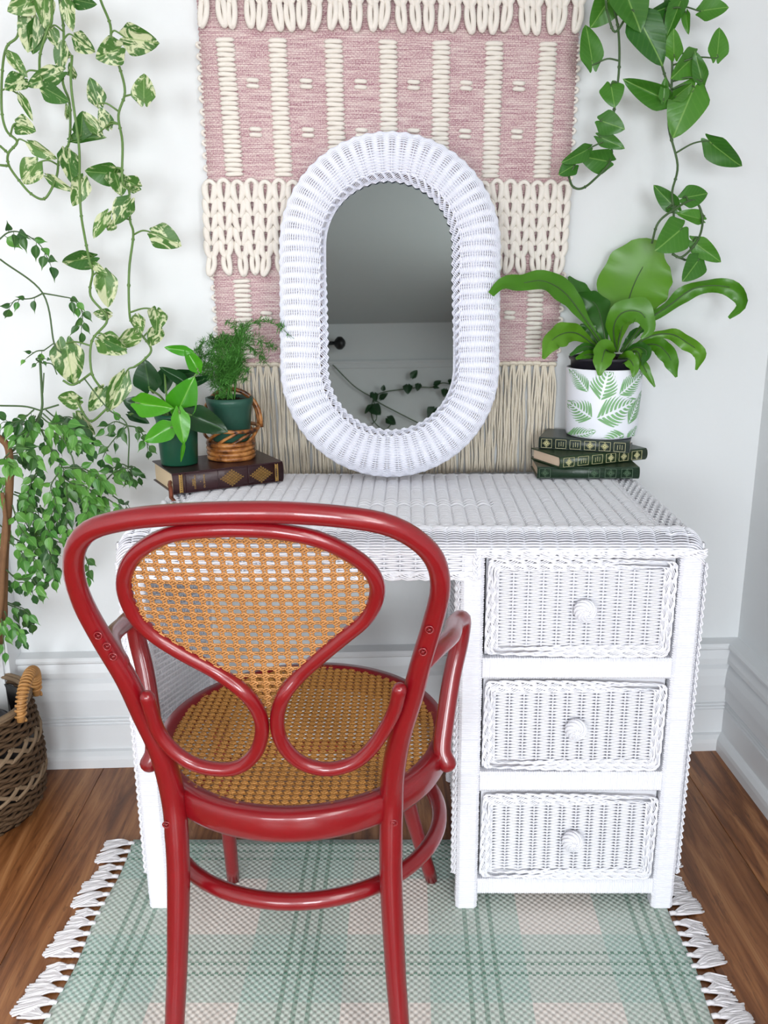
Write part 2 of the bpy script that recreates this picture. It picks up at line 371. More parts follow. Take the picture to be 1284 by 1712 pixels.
def rugmat():
    t = NT('green_plaid_rug'); t.set(Roughness=0.95); t.b.inputs['Specular IOR Level'].default_value = 0.1
    tc = t.n('ShaderNodeTexCoord'); sx = t.n('ShaderNodeSeparateXYZ'); t.l(tc.outputs['Object'], sx.inputs[0])
    def band(o, off, per):
        q = t.math('MODULO', t.math('ADD', o, off + per * 20.5), per); return t.math('ABSOLUTE', t.math('SUBTRACT', q, per / 2))
    X, Y = sx.outputs[0], sx.outputs[1]
    dx, dy = band(X, -0.12, 0.32), band(Y, -1.264, 0.31)
    def lines(o, off, per):
        q = t.math('MODULO', t.math('ADD', o, off + per * 20.5), per); s = t.math('SUBTRACT', q, per / 2)
        k = t.math('LESS_THAN', t.math('ABSOLUTE', s), 0.036)
        w = t.math('ABSOLUTE', t.math('SUBTRACT', t.math('MODULO', t.math('ADD', s, 1.012), 0.024), 0.012))
        return t.math('MULTIPLY', k, t.math('LESS_THAN', w, 0.0042))
    mx = t.math('LESS_THAN', dx, 0.085); my = t.math('LESS_THAN', dy, 0.078)
    c = t.mix(t.math('MULTIPLY', mx, 0.62), C(226, 216, 208), C(156, 192, 180))
    c = t.mix(t.math('MULTIPLY', my, 0.55), c, C(152, 190, 180))
    # basket weave: alternating floats show the warp or the weft colour
    ch = t.n('ShaderNodeTexChecker', i_Scale=1.0); cm = t.n('ShaderNodeCombineXYZ')
    t.l(t.math('MULTIPLY', X, 150.0), cm.inputs[0]); t.l(t.math('MULTIPLY', Y, 150.0), cm.inputs[1]); cm.inputs[2].default_value = 0.5; t.l(cm.outputs[0], ch.inputs['Vector'])
    lx, ly = lines(X, -0.12, 0.32), lines(Y, -1.264, 0.31)
    c = t.mix(t.math('MULTIPLY', lx, t.math('ADD', 0.5, t.math('MULTIPLY', ch.outputs['Fac'], 0.4))), c, C(74, 128, 104))
    c = t.mix(t.math('MULTIPLY', ly, t.math('MULTIPLY', t.math('SUBTRACT', 1.0, ch.outputs['Fac']), 0.7)), c, C(74, 128, 104))
    n = t.noise(t.coord(), 400, 2)
    c = t.mix(t.math('MULTIPLY', ch.outputs['Fac'], 0.36), c, C(240, 238, 234)); c = t.mix(t.math('MULTIPLY', n, 0.25), c, C(160, 168, 160)); t.col(c)
    sa = t.math('SINE', t.math('MULTIPLY', X, 150 * pi)); sb = t.math('SINE', t.math('MULTIPLY', Y, 150 * pi))
    t.bump(t.math('ADD', t.math('MULTIPLY', sa, sb), t.math('MULTIPLY', n, 0.4)), 0.4, 0.0025); return t.m
M_rug = rugmat()
def mirrormat():
    t = NT('silvered_glass'); t.set(Metallic=1.0, Roughness=0.015); t.b.inputs['Base Color'].default_value = C(126, 132, 132); return t.m
M_mirror = mirrormat()
def glassmat():
    t = NT('window_glass'); t.set(Roughness=0.02); t.b.inputs['Transmission Weight'].default_value = 1.0; return t.m
M_glass = glassmat()

# ------------------------------------------------------------------ the room
def quad_prism(g, s0, s1, d0, d1, z0, z1):       # box in the room frame
    V = [rp(s, d, z) for z in (z0, z1) for d in (d0, d1) for s in (s0, s1)]
    g.add(V, [[0, 1, 3, 2], [4, 6, 7, 5], [0, 4, 5, 1], [2, 3, 7, 6], [0, 2, 6, 4], [1, 5, 7, 3]]); return g
T_ = 0.12
def wall_with_openings(name, axis, fixed0, fixed1, a0, a1, wins):
    g = G(); cuts = sorted(wins); cur = a0
    def blk(p, q, z0, z1):
        if q - p < 1e-4 or z1 - z0 < 1e-4: return
        if axis == 's': quad_prism(g, p, q, fixed0, fixed1, z0, z1)
        else: quad_prism(g, fixed0, fixed1, p, q, z0, z1)
    for (p, q, z0, z1) in cuts:
        blk(cur, p, 0, ROOM_H); blk(p, q, 0, z0); blk(p, q, z1, ROOM_H); cur = q
    blk(cur, a1, 0, ROOM_H)
    return structure(make(name, g, M_wall, smooth=False))
wall_with_openings('wall_back', 's', -T_, 0, -T_, ROOM_W + T_, [])
wall_with_openings('wall_rear', 's', ROOM_D, ROOM_D + T_, -T_, ROOM_W + T_, WIN_REAR)
wall_with_openings('wall_right', 'd', -T_, 0, 0, ROOM_D, WIN_RIGHT)
wall_with_openings('wall_left', 'd', ROOM_W, ROOM_W + T_, 0, ROOM_D, [])
g = G(); quad_prism(g, -T_, ROOM_W + T_, -T_, ROOM_D + T_, ROOM_H, ROOM_H + 0.1); structure(make('ceiling', g, M_ceil, smooth=False))
g = G(); quad_prism(g, -T_, ROOM_W + T_, -T_, ROOM_D + T_, -0.12, -0.008)
floor = structure(make('floor', g, M_wood, smooth=False))
def plank_mesh(L):
    g = G(); rbox(g, -0.0895, 0.0895, -L / 2 + 0.0006, L / 2 - 0.0006, -0.008, 0.0, 0.0012, 1); return g.mesh('plank', False)
PL = {}
s = -0.02; i = 0
while s < ROOM_W + 0.1:
    d = -random.uniform(0.1, 1.1)
    while d < ROOM_D:
        L = 1.22
        if 1.22 not in PL: PL[1.22] = plank_mesh(1.22)
        c = rp(s + 0.09, d + L / 2, 0)
        obj('plank', PL[1.22], floor, M_wood, Matrix.Translation(Vector(c)) @ Matrix.Rotation(WA, 4, 'Z')); d += L
    s += 0.18; i += 1

def moulding(name, prof, a, b, mat=M_trim):      # profile (thickness, z) swept from a(th,z) to b(th,z)
    g = G(); n = len(prof); A = np.array([a(t, z) for t, z in prof]); B = np.array([b(t, z) for t, z in prof])
    i = np.arange(n - 1); g.add(np.vstack([A, B]), np.stack([i, i + 1, i + 1 + n, i + n], 1), np.arange(n)[None], (np.arange(n) + n)[None, ::-1])
    return structure(make(name, g, mat, smooth=False))
BP = [(0, .293), (.036, .291), (.040, .284), (.040, .279), (.030, .272), (.034, .262), (.038, .252), (.038, .240), (.026, .236), (.026, .231), (.034, .222), (.038, .205), (.040, .180), (.040, .176), (.032, .173), (.032, .134)]
for k in range(3):
    z = .131 - k * .009; BP += [(.027, z), (.027, z - .003), (.032, z - .005)]
BP += [(.032, .100), (.032, .044), (.040, .041), (.048, .032), (.050, .022), (.050, 0), (0, 0)]
moulding('baseboard_back', BP, lambda t, z: rp(t if t else 0, t, z), lambda t, z: rp(ROOM_W, t, z))
moulding('baseboard_right', BP, lambda t, z: rp(t, t, z), lambda t, z: rp(t, ROOM_D, z))
moulding('baseboard_left', BP, lambda t, z: rp(ROOM_W - t, 0.05, z), lambda t, z: rp(ROOM_W - t, ROOM_D, z))
RAIL = [(0, 2.335), (.018, 2.333), (.024, 2.322), (.024, 2.312), (.016, 2.304), (.012, 2.292), (.010, 2.272), (0, 2.270)]
moulding('trim_1', RAIL, lambda t, z: rp(0, ROOM_D - t, z), lambda t, z: rp(ROOM_W, ROOM_D - t, z))
CAS = CORNER[0] + 0.95
g = G(); quad_prism(g, CAS, CAS + 0.11, 0, 0.075, 0, 2.1); quad_prism(g, CAS + 0.012, CAS + 0.098, 0.075, 0.082, 0.0, 2.09); structure(make('trim_2', g, M_trim, smooth=False))
# windows: frame, sash bars and panes
def window(n, P):
    s0, s1, z0, z1, fn = P
    r = None; g = G()
    def bar(a0, a1, b0, b1, t0=0.0, t1=0.05):
        V = [fn(a, t, z) for z in (b0, b1) for t in (t0, t1) for a in (a0, a1)]
        g.add(V, [[0, 1, 3, 2], [4, 6, 7, 5], [0, 4, 5, 1], [2, 3, 7, 6], [0, 2, 6, 4], [1, 5, 7, 3]])
    w = 0.05
    bar(s0, s1, z0, z0 + w); bar(s0, s1, z1 - w, z1); bar(s0, s0 + w, z0 + w, z1 - w); bar(s1 - w, s1, z0 + w, z1 - w)
    zm = (z0 + z1) / 2; bar(s0 + w, s1 - w, zm - 0.02, zm + 0.02)
    o = structure(make('window_%d' % n, g, M_trim, smooth=False))
    for (za, zb) in ((z0 + w, zm - 0.02), (zm + 0.02, z1 - w)):
        g = G(); bar(s0 + w, s1 - w, za, zb, 0.02, 0.024); make('pane', g, M_glass, o, smooth=False)
for n, (a, b, z0, z1) in enumerate(WIN_REAR): window(n + 1, (a, b, z0, z1, lambda s, t, z: rp(s, ROOM_D + 0.04 + t, z)))
for n, (a, b, z0, z1) in enumerate(WIN_RIGHT): window(n + 3, (a, b, z0, z1, lambda s, t, z: rp(-0.04 - t, s, z)))

# ------------------------------------------------------------------ rug
RX0, RX1, RY0, RY1 = -0.592, 0.498, 0.80, 1.622
rug = thing('plaid_rug', 'mint green and cream plaid woven rug with white fringe under the chair and desk', 'rug', ((RX0 + RX1) / 2, (RY0 + RY1) / 2, 0))
g = G(); nx, ny = 60, 46
X, Y = np.meshgrid(np.linspace(RX0, RX1, nx), np.linspace(RY0, RY1, ny))
Xe = X + 0.004 * np.sin(Y * 26) * np.abs((X - (RX0 + RX1) / 2) / 0.55) ** 4
for zz in (0.0055, 0.0005):
    V = np.stack([Xe, Y, np.full_like(X, zz)], -1).reshape(-1, 3)
    i = (np.arange(ny - 1)[:, None] * nx + np.arange(nx - 1)[None]).ravel(); f = np.stack([i, i + 1, i + 1 + nx, i + nx], 1)
    g.add(V, f if zz > 0.003 else f[:, ::-1])
b = np.concatenate([np.arange(nx), np.arange(1, ny) * nx + nx - 1, np.arange(nx - 2, -1, -1) + (ny - 1) * nx, np.arange(ny - 2, 0, -1) * nx])
g.f.append(np.stack([b, np.roll(b, -1), np.roll(b, -1) + nx * ny, b + nx * ny], 1)[:, ::-1])
cloth = make('cloth', g, M_rug, rug)
def fringe_mesh(seed):
    r = random.Random(seed); g = G()
    g2 = [(0, 0, .004), (0.007, 0, .0055), (0.014, 0, .004)]; tube(g, g2, 0.0045, 6)
    L = r.uniform(0.048, 0.066); bend = r.uniform(-0.018, 0.018)
    for k in range(15):
        a = (k - 7) / 7
        y1 = a * r.uniform(0.013, 0.019) + bend; P = [(0.010, a * 0.002, .004), (0.022, a * 0.008 + bend * 0.15, .0055 + r.uniform(0, .003)), (0.6 * L, a * 0.014 + bend * 0.5 + r.uniform(-.002, .002), .0045 + r.uniform(0, .003)), (L + r.uniform(-.008, .004), y1, 0.0022)]
        tube(g, cr(P, 4), 0.0021, 5)
    return g.mesh('fringe_tassel')
FM = [fringe_mesh(s_) for s_ in range(5)]
for side, x0, sg in ((0, RX0, -1), (1, RX1, 1)):
    y = RY0 + 0.015; k = 0
    while y < RY1 - 0.005:
        M = Matrix.Translation((x0 - sg * 0.002, y, 0)) @ Matrix.Rotation((pi if sg < 0 else 0) + random.uniform(-0.15, 0.15), 4, 'Z')
        obj('fringe_tassel', FM[(k * 3 + side) % 5], rug, M_fringe, M); y += 0.0265; k += 1

# ------------------------------------------------------------------ wicker desk
DX0, DX1, DY0, DY1, ZT = -0.505, 0.508, 1.41, 1.885, 0.757
DXM, DHW = (DX0 + DX1) / 2, (DX1 - DX0) / 2
desk = thing('wicker_desk', 'white painted wicker desk with three drawers and a woven top', 'desk', (DXM, (DY0 + DY1) / 2, 0))
def zdrop(x): return -0.022 * np.clip((np.abs(x - DXM) - (DHW - 0.034)) / 0.034, 0, 1.2) ** 2
g = G(); rbox(g, DX0 + 0.02, DX1 - 0.02, DY0 + 0.03, DY1 - 0.012, 0.722, 0.7475, 0.004); top = make('top', g, M_whiteb, desk)
g = G()
xs = np.linspace(DX0 + 0.072, DX1 - 0.072, 34 * 7 + 1); ys = np.arange(DY0 + 0.046, DY1 - 0.012, 0.0088)
ph = (xs - xs[0]) / (xs[-1] - xs[0]) * 34 * pi
wv = np.abs(np.sin(ph))
amp = 0.0052 * wv ** 0.5
m = len(ys)
alt = np.where(np.arange(m) % 2 == 0, 1.0, -1.0)[:, None]
yj = RNG.normal(0, 0.0008, (m, 1))
P = np.stack([np.broadcast_to(xs, (m, len(xs))), ys[:, None] + yj + 0.0035 * np.sin(ph)[None] * 0 + 0.0045 * wv[None], 0.7485 + amp[None] + RNG.normal(0, 0.0003, (m, 1)) + 0 * alt], -1)
# open checked rows near the middle of the top
mid = (np.abs(ys[:, None] - 1.62) < 0.022) & (np.abs(xs[None] - 0.03) < 0.13)
P[..., 2] = np.where(mid, 0.7505 + alt * 0.0045 * np.sin(ph)[None], P[..., 2])
strands(g, P, np.array([0, 0.0043, 0]), np.array([0, 0, 0.0034])); make('top_weave', g, M_white, top, kind='stuff')
for e, (xa, xb) in enumerate(((DX0 + 0.002, DX0 + 0.068), (DX1 - 0.068, DX1 - 0.002))):
    g = G(); L = DY1 - DY0 - 0.03; nst = 26; n = nst * 4 + 1; y = np.linspace(DY0 + 0.02, DY1 - 0.008, n); k = 11
    xx = np.linspace(xa, xb, k); sg = np.where(np.arange(k) % 2 == 0, 1, -1)[:, None]
    P = np.stack([np.broadcast_to(xx[:, None], (k, n)), np.broadcast_to(y, (k, n)), 0.7505 + zdrop(xx)[:, None] + sg * 0.0032 * np.cos(np.arange(n) / 4 * pi)[None]], -1)
    strands(g, P, np.array([0.0026, 0, 0]), np.array([0, 0, 0.0022]))
    yq = y[::4]; Q = np.stack([np.stack([xx, np.full(k, q), 0.749 + zdrop(xx)], 1) for q in yq]); strands(g, Q, np.array([0, 0.0022, 0]), np.array([0, 0, 0.0022]))
    make('end_border', g, M_white, top, kind='stuff')
    xin = xb + 0.003 if e == 0 else xa - 0.003
    g = G(); braid(g, [(xin, DY0 + 0.045, 0.7525), (xin, DY1 - 0.01, 0.7525)], np.array([1., 0, 0]), np.array([0, 0, 1.]), 0.0045, 0.0018, 0.026, 0.0018); make('border_plait', g, M_white, top)
g = G(); braid(g, [(DX0 + 0.03, DY0 + 0.043, 0.7545), (DX1 - 0.03, DY0 + 0.043, 0.7545)], np.array([0, 1., 0]), np.array([0, 0, 1.]), 0.003, 0.0016, 0.07, 0.0017); make('border_plait', g, M_white, top)
g = G(); braid(g, [(DX0 + 0.02, DY1 - 0.006, 0.7515), (DX1 - 0.02, DY1 - 0.006, 0.7515)], np.array([0, 1., 0]), np.array([0, 0, 1.]), 0.005, 0.002, 0.08, 0.0020); make('border_plait', g, M_white, top)
# front apron: rolls over the front edge, deeper over the knee hole
def apron(xa, xb, zb, stuffname='apron_weave', yfront=DY0):
    g = G(); nst = max(3, int(round((xb - xa) / 0.0275))); n = nst * 10 + 1; x = np.linspace(xa, xb, n)
    prof = []
    for a in np.linspace(0.02, pi / 2, 13): prof.append((yfront + 0.040 - 0.038 * math.sin(a), 0.7545 - 0.034 * (1 - math.cos(a)), math.sin(a), math.cos(a), 0))
    z = 0.7545 - 0.034 - 0.0042
    while z > zb + 0.010: prof.append((yfront + 0.002, z, 1, 0, 1)); z -= 0.0041
    sg = 1
    c = stakewave(n, 10); pil = np.abs(np.sin(np.arange(n) / 10 * pi)) ** 0.55
    for (yy, zz, ny, nz, flat) in prof:
        off = 0.0031 * sg * c if flat else 0.0055 * pil - 0.002
        P = np.stack([x, yy - ny * off, zz + nz * off + zdrop(x)], 1); sg = -sg
        strands(g, P[None], np.array([0, -nz * 0.0024, ny * 0.0020]) * (1.0 if flat else 1.15), np.array([0, -ny * 0.0019, nz * 0.0019]))
    xq = x[::10]; Q = np.stack([np.stack([np.full(len(prof), q), [p[0] + 0.0005 + 0.0045 * p[2] * (1 - p[4]) for p in prof], [p[1] - 0.0045 * p[3] * (1 - p[4]) for p in prof] + zdrop(q)], 1) for q in xq])
    strands(g, Q, np.array([0.0016, 0, 0]), np.array([0, 0.0016, 0.0]))
    o = make(stuffname, g, M_white, desk, kind='stuff')
    g = G(); braid(g, [(xa, yfront - 0.0005, zb + 0.005), (xb, yfront - 0.0005, zb + 0.005)], np.array([0, 0, 1.]), np.array([0, -1., 0]), 0.0058, 0.0020, 0.095, 0.0016, ply=3); make('border_plait', g, M_white, desk)
apron(DX0 + 0.002, 0.118, 0.676); apron(0.112, DX1 - 0.002, 0.716)
g = G(); rbox(g, DX0 + 0.012, 0.10, DY0 + 0.006, DY0 + 0.016, 0.686, 0.735, 0.002); rbox(g, 0.10, DX1 - 0.012, DY0 + 0.006, DY0 + 0.016, 0.722, 0.735, 0.002); make('apron_board', g, M_whiteb, desk)
g = G(); braid(g, [(0.115, DY0 - 0.001, 0.676), (0.115, DY0 - 0.001, 0.722)], np.array([1., 0, 0]), np.array([0, -1., 0]), 0.005, 0.002, 0.034, 0.0018); make('border_plait', g, M_white, desk)
# posts and rails wrapped in cane
def post(xa, xb, ya, yb, z0, z1):
    g = G(); wrapped(g, ((xa + xb) / 2, (ya + yb) / 2, z0), z1 - z0, (0, 0, 1), (1, 0, 0), (0, 1, 0), (xb - xa) / 2, (yb - ya) / 2, 0.0044); return make('post', g, M_white, desk, smooth=False)
UX0, UX1, UX2, UX3 = 0.0885, 0.1285, 0.4645, 0.5045
LX0, LX1 = -0.500, -0.460
for (xa, xb) in ((LX0, LX1), (UX0, UX1), (UX2, UX3)):
    post(xa, xb, DY0, DY0 + 0.036, 0.0055, 0.715 if xa > 0 else 0.68)
    post(xa, xb, DY1 - 0.036, DY1, 0.0, 0.72)
for (z0, z1) in ((0.485, 0.525), (0.2585, 0.298), (0.035, 0.068)):
    g = G(); wrapped(g, (UX1, DY0 + 0.018, (z0 + z1) / 2), UX2 - UX1, (1, 0, 0), (0, 0, 1), (0, 1, 0), (z1 - z0) / 2, 0.0165, 0.0043, 0.0007); make('rail', g, M_white, desk, smooth=False)
g = G(); wrapped(g, (LX1, DY1 - 0.02, 0.70), UX0 - LX1, (1, 0, 0), (0, 0, 1), (0, 1, 0), 0.02, 0.012, 0.0045); make('rail', g, M_white, desk, smooth=False)
# woven side panels
for (xp, nrm, z0) in ((LX0 + 0.008, -1, 0.075), (LX1 - 0.008, 1, 0.075), (UX0 + 0.006, -1, 0.075), (UX3 - 0.006, 1, 0.075)):
    g = G(); weave(g, (xp, DY0 + 0.03, z0), (0, 1, 0), (0, 0, 1), (nrm, 0, 0), DY1 - DY0 - 0.06, 0.70 - z0, 0.020, 0.0056, 0.0027, 0.002, 0.0030, ns=6, sr=0.002); make('side_weave', g, M_white, desk, kind='stuff')
for xa, xb in ((LX0 + 0.014, LX1 - 0.014), (UX0 + 0.012, UX0 + 0.016), (UX3 - 0.016, UX3 - 0.012)):
    g = G(); rbox(g, xa, xb, DY0 + 0.034, DY1 - 0.034, 0.08, 0.725, 0.001); make('side_board', g, M_whiteb, desk)
for xp in (LX0 - 0.005, UX0 - 0.005, UX3 + 0.005):
    g = G(); braid(g, [(xp, DY0 + 0.014, 0.075), (xp, DY0 + 0.014, 0.70)], np.array([0.6, -0.8, 0]), np.array([-0.8 if xp < 0.3 else 0.8, -0.6, 0]), 0.0042, 0.0020, 0.046, 0.0017); make('edge_plait', g, M_white, desk)
for zz in (0.676,):
    for xp, nrm in ((DX0 + 0.004, -1), (DX1 - 0.004, 1)):
        g = G(); weave(g, (xp, DY0 + 0.012, zz), (0, 1, 0), (0, 0, 1), (nrm, 0, 0), DY1 - DY0 - 0.02, 0.06, 0.020, 0.0044, 0.0022, 0.002, 0.0026, ns=6); make('side_apron', g, M_white, desk, kind='stuff')
g = G(); rbox(g, UX1 - 0.002, UX2 + 0.002, DY1 - 0.02, DY1 - 0.014, 0.04, 0.72, 0.001); rbox(g, UX1 - 0.002, UX2 + 0.002, DY0 + 0.04, DY1 - 0.02, 0.040, 0.046, 0.001); make('cabinet_back', g, M_whiteb, desk)
# drawers
def drawer(z0, z1, inset, cx):
    xa, xb = UX1 + 0.004, UX2 - 0.004; z0 += 0.003; z1 -= 0.004; yf = DY0 + inset
    g = G(); rbox(g, xa, xb, yf + 0.012, yf + 0.020, z0, z1, 0.002); rbox(g, xa + 0.008, xb - 0.008, yf + 0.016, yf + 0.36, z0 + 0.006, z1 - 0.02, 0.002)
    d = make('drawer', g, M_whiteb, desk)
    bw = 0.021
    g = G(); weave(g, (xa + bw, yf + 0.002, z0 + bw), (1, 0, 0), (0, 0, 1), (0, -1, 0), xb - xa - 2 * bw, z1 - z0 - 2 * bw, 0.0262, 0.0031, 0.00150, 0.0013, 0.0030, sr=0.0017, jitter=0.00008)
    make('drawer_weave', g, M_white, d, kind='stuff')
    for q, (off, ww) in enumerate(((0.0065, 0.0055), (0.0165, 0.0048))):
        pts, lat = [], []; rr = 0.012 - off * 0.35
        for (cxx, czz, a0) in ((xb - off - rr, z1 - off - rr, 0), (xa + off + rr, z1 - off - rr, 90), (xa + off + rr, z0 + off + rr, 180), (xb - off - rr, z0 + off + rr, 270)):
            for a in np.radians(np.linspace(a0, a0 + 90, 7)): pts.append((cxx + rr * math.cos(a), yf - 0.001, czz + rr * math.sin(a))); lat.append((math.cos(a), 0, math.sin(a)))
        g = G(); braid(g, pts, np.array(lat), np.array([0, -1., 0]), ww, 0.0018, 0.080 if q == 0 else 0.066, 0.0013, closed=True, ply=3); make('border_plait', g, M_white, d)
    # knob wound from cane
    zc = (z0 + z1) / 2 + 0.001; R = 0.0195; g = G()
    lathe(g, [(0.0001, 0.026), (0.008, 0.0255), (0.0145, 0.022), (0.0178, 0.016), (0.0178, 0.010), (0.014, 0.005), (0.008, 0.002), (0.008, -0.006)], 24)
    for k in range(9):
        a0 = k * 2 * pi / 9; t = np.linspace(0, 1, 14); ang = a0 + t * 2.4; hgt = 0.0265 - 0.021 * t ** 1.6; rad = 0.0185 * np.sin(np.clip(t * 1.75 + 0.25, 0, pi / 2 + 0.5)) 
        tube(g, np.stack([rad * np.cos(ang), rad * np.sin(ang), hgt], 1), 0.0019, 5)
    for k in range(4): tube(g, [(0.016 * math.cos(a) , 0.016 * math.sin(a), 0.006 + 0.003 * k + 0.001 * math.sin(3 * a)) for a in np.linspace(0, 2 * pi, 18, endpoint=False)], 0.0023, 5, closed=True)
    V = np.vstack(g.v); Vn = np.stack([cx + V[:, 0], yf - 0.002 - V[:, 2], zc + V[:, 1]], 1); g.v = [Vn]
    make('knob', g, M_white, d)
KX = (UX1 + UX2) / 2
drawer(0.525, 0.716, 0.004, KX + 0.006); drawer(0.298, 0.485, 0.006, KX + 0.002); drawer(0.068, 0.2585, 0.002, KX + 0.006)

# ------------------------------------------------------------------ wicker mirror leaning on the wall hanging
TAU = math.radians(10.6)
MC0 = np.array([-0.043, 1.812, 0.767]); MX = np.array([math.cos(0.004), 0, -math.sin(0.004)]); MZ = np.array([0.004, math.sin(TAU), math.cos(TAU)]); MN = np.array([0, -math.cos(TAU), math.sin(TAU)])
MR, ML = 0.181, 0.125; MC = MC0 + MZ * (MR + ML + 0.0475)
mirror = thing('wicker_mirror', 'white wicker framed oval mirror standing on the desk top', 'mirror', tuple(MC0))
def stadium(n, R=MR, Ls=ML):           # centre line points and outward directions in the mirror plane
    per = 2 * pi * R + 4 * Ls; u = np.arange(n) / n * per; p = np.zeros((n, 2)); e = np.zeros((n, 2))
    for i, s_ in enumerate(u):
        if s_ < pi * R: a = s_ / R; p[i] = (R * math.cos(a), Ls + R * math.sin(a)); e[i] = (math.cos(a), math.sin(a))
        elif s_ < pi * R + 2 * Ls: q = s_ - pi * R; p[i] = (-R, Ls - q); e[i] = (-1, 0)
        elif s_ < 2 * pi * R + 2 * Ls: a = pi + (s_ - pi * R - 2 * Ls) / R; p[i] = (R * math.cos(a), -Ls + R * math.sin(a)); e[i] = (math.cos(a), math.sin(a))
        else: q = s_ - 2 * pi * R - 2 * Ls; p[i] = (R, -Ls + q); e[i] = (1, 0)
    return p, e
NST = 76; n = NST * 10; p2, e2 = stadium(n)
P0 = MC + p2[:, :1] * MX + p2[:, 1:] * MZ; E = e2[:, :1] * MX + e2[:, 1:] * MZ
K = 46; g = G(); Ps, As, Bs = [], [], []
c = stakewave(n, 10, 0.26)
def mprof(f):                          # profile across the frame: f 0 outer edge .. 1 inner edge
    a = f * pi * 0.76; return 0.0475 * math.cos(a), 0.052 * math.sin(a) ** 0.85 * (1 - 0.36 * f ** 3), a
for k in range(K):
    rho, h, a = mprof(k / (K - 1)); nn = np.array([math.cos(a) * 0.8, math.sin(a) + 0.05]); nn /= np.linalg.norm(nn)
    NV = E * nn[0] + MN * nn[1]; TV = -E * nn[1] + MN * nn[0]
    Ps.append(P0 + E * rho + MN * h + NV * (0.0026 * (1 if k % 2 else -1) * c)[:, None]); As.append(TV * 0.00155); Bs.append(NV * 0.0014)
strands(g, np.array(Ps), np.array(As), np.array(Bs), 6, closed=True)
make('frame_weave', g, M_mwhite, mirror, kind='stuff')
g = G(); Q = []
for i in range(0, n, 10): Q.append([P0[i] + E[i] * mprof(f)[0] + MN * mprof(f)[1] for f in np.linspace(0, 1, 14)])
strands(g, np.array(Q), np.array([0.0017, 0, 0]), np.array([0, 0.0017, 0.0017])); make('frame_stake', g, M_mwhite, mirror, kind='stuff')
pi2, ei2 = stadium(200, 0.1400, ML); Pi = MC + pi2[:, :1] * MX + pi2[:, 1:] * MZ; Ei = ei2[:, :1] * MX + ei2[:, 1:] * MZ
g = G(); braid(g, Pi + MN * 0.0175, Ei * 0.70 + MN * 0.71, MN * 0.70 - Ei * 0.71, 0.0115, 0.0032, 0.054, 0.0021, closed=True, ply=3); make('inner_plait', g, M_mwhite, mirror)
g = G(); po, eo = stadium(200, MR + 0.0465, ML); tube(g, MC + po[:, :1] * MX + po[:, 1:] * MZ - MN * 0.0, 0.0045, 6, closed=True, hint=MN); po, eo = stadium(200, 0.137, ML); tube(g, MC + po[:, :1] * MX + po[:, 1:] * MZ + MN * 0.004, 0.004, 6, closed=True, hint=MN); make('frame_hoop', g, M_mwhite, mirror)
g = G(); pg, _ = stadium(120, 0.138, ML); Pg = MC + pg[:, :1] * MX + pg[:, 1:] * MZ
g.add(np.vstack([Pg + MN * 0.006, Pg + MN * 0.002]), np.arange(120)[None], (np.arange(120)[::-1] + 120)[None], np.stack([np.arange(120), np.arange(120) + 120, (np.arange(120) + 1) % 120 + 120, (np.arange(120) + 1) % 120], 1)); make('mirror_glass', g, M_mirror, mirror, smooth=False)
g = G(); g.add(np.vstack([Pg + MN * 0.0015, Pg - MN * 0.002]), np.arange(120)[None], (np.arange(120)[::-1] + 120)[None], np.stack([np.arange(120), np.arange(120) + 120, (np.arange(120) + 1) % 120 + 120, (np.arange(120) + 1) % 120], 1)); make('backing_board', g, M_cane, mirror, smooth=False)

# ------------------------------------------------------------------ woven wall hanging (local frame: x along wall, z up, -y into the room)
HD = 0.016
HY = 2.004
hang = thing('wall_hanging', 'pink and cream woven wool wall hanging with chunky braids and tassels', 'wall hanging', (0, HY, 0), WA)
def hloc(px, py):
    p = on(px, py, lambda x, z: HY + math.tan(WA) * x - HD / math.cos(WA), 1.95); return np.array([p[0] / math.cos(WA), -HD, p[2]])
hx = lambda px, py: hloc(px, py)[0]
hz = lambda py: hloc(640, py)[2]
zt_, zb_ = hz(-150), hz(606)
xl = lambda z: np.interp(z, [hz(606), hz(70)], [hx(366, 606), hx(333, 70)]); xr = lambda z: np.interp(z, [hz(606), hz(70)], [hx(930, 606), hx(966, 70)])
g = G(); nz_, nx_ = 190, 30; zz = np.linspace(zt_, zb_, nz_); V = []
for side in (0, 1):
    for i, z in enumerate(zz):
        e = 0.0035 * (math.sin(z * 2 * pi / 0.0205)) ** 2; a, b_ = xl(z) - e, xr(z) + e
        x = np.linspace(a, b_, nx_); V.append(np.stack([x, np.full(nx_, -HD if side == 0 else -0.005) + (0.0012 * np.sin(x * 31 + z * 9) if side == 0 else 0) + (np.where(np.abs(np.linspace(-1, 1, nx_)) > 0.98, 0.004, 0) if side == 0 else 0), np.full(nx_, z)], 1))
i = (np.arange(nz_ - 1)[:, None] * nx_ + np.arange(nx_ - 1)[None]).ravel(); f = np.stack([i, i + nx_, i + nx_ + 1, i + 1], 1); NV = nz_ * nx_
b = np.concatenate([np.arange(nx_), np.arange(1, nz_) * nx_ + nx_ - 1, np.arange(nx_ - 2, -1, -1) + (nz_ - 1) * nx_, np.arange(nz_ - 2, 0, -1) * nx_])
g.add(np.concatenate(V), f, f[:, ::-1] + NV, np.stack([b, np.roll(b, -1), np.roll(b, -1) + NV, b + NV], 1)); make('woven_panel', g, M_fabric, hang, local=True)
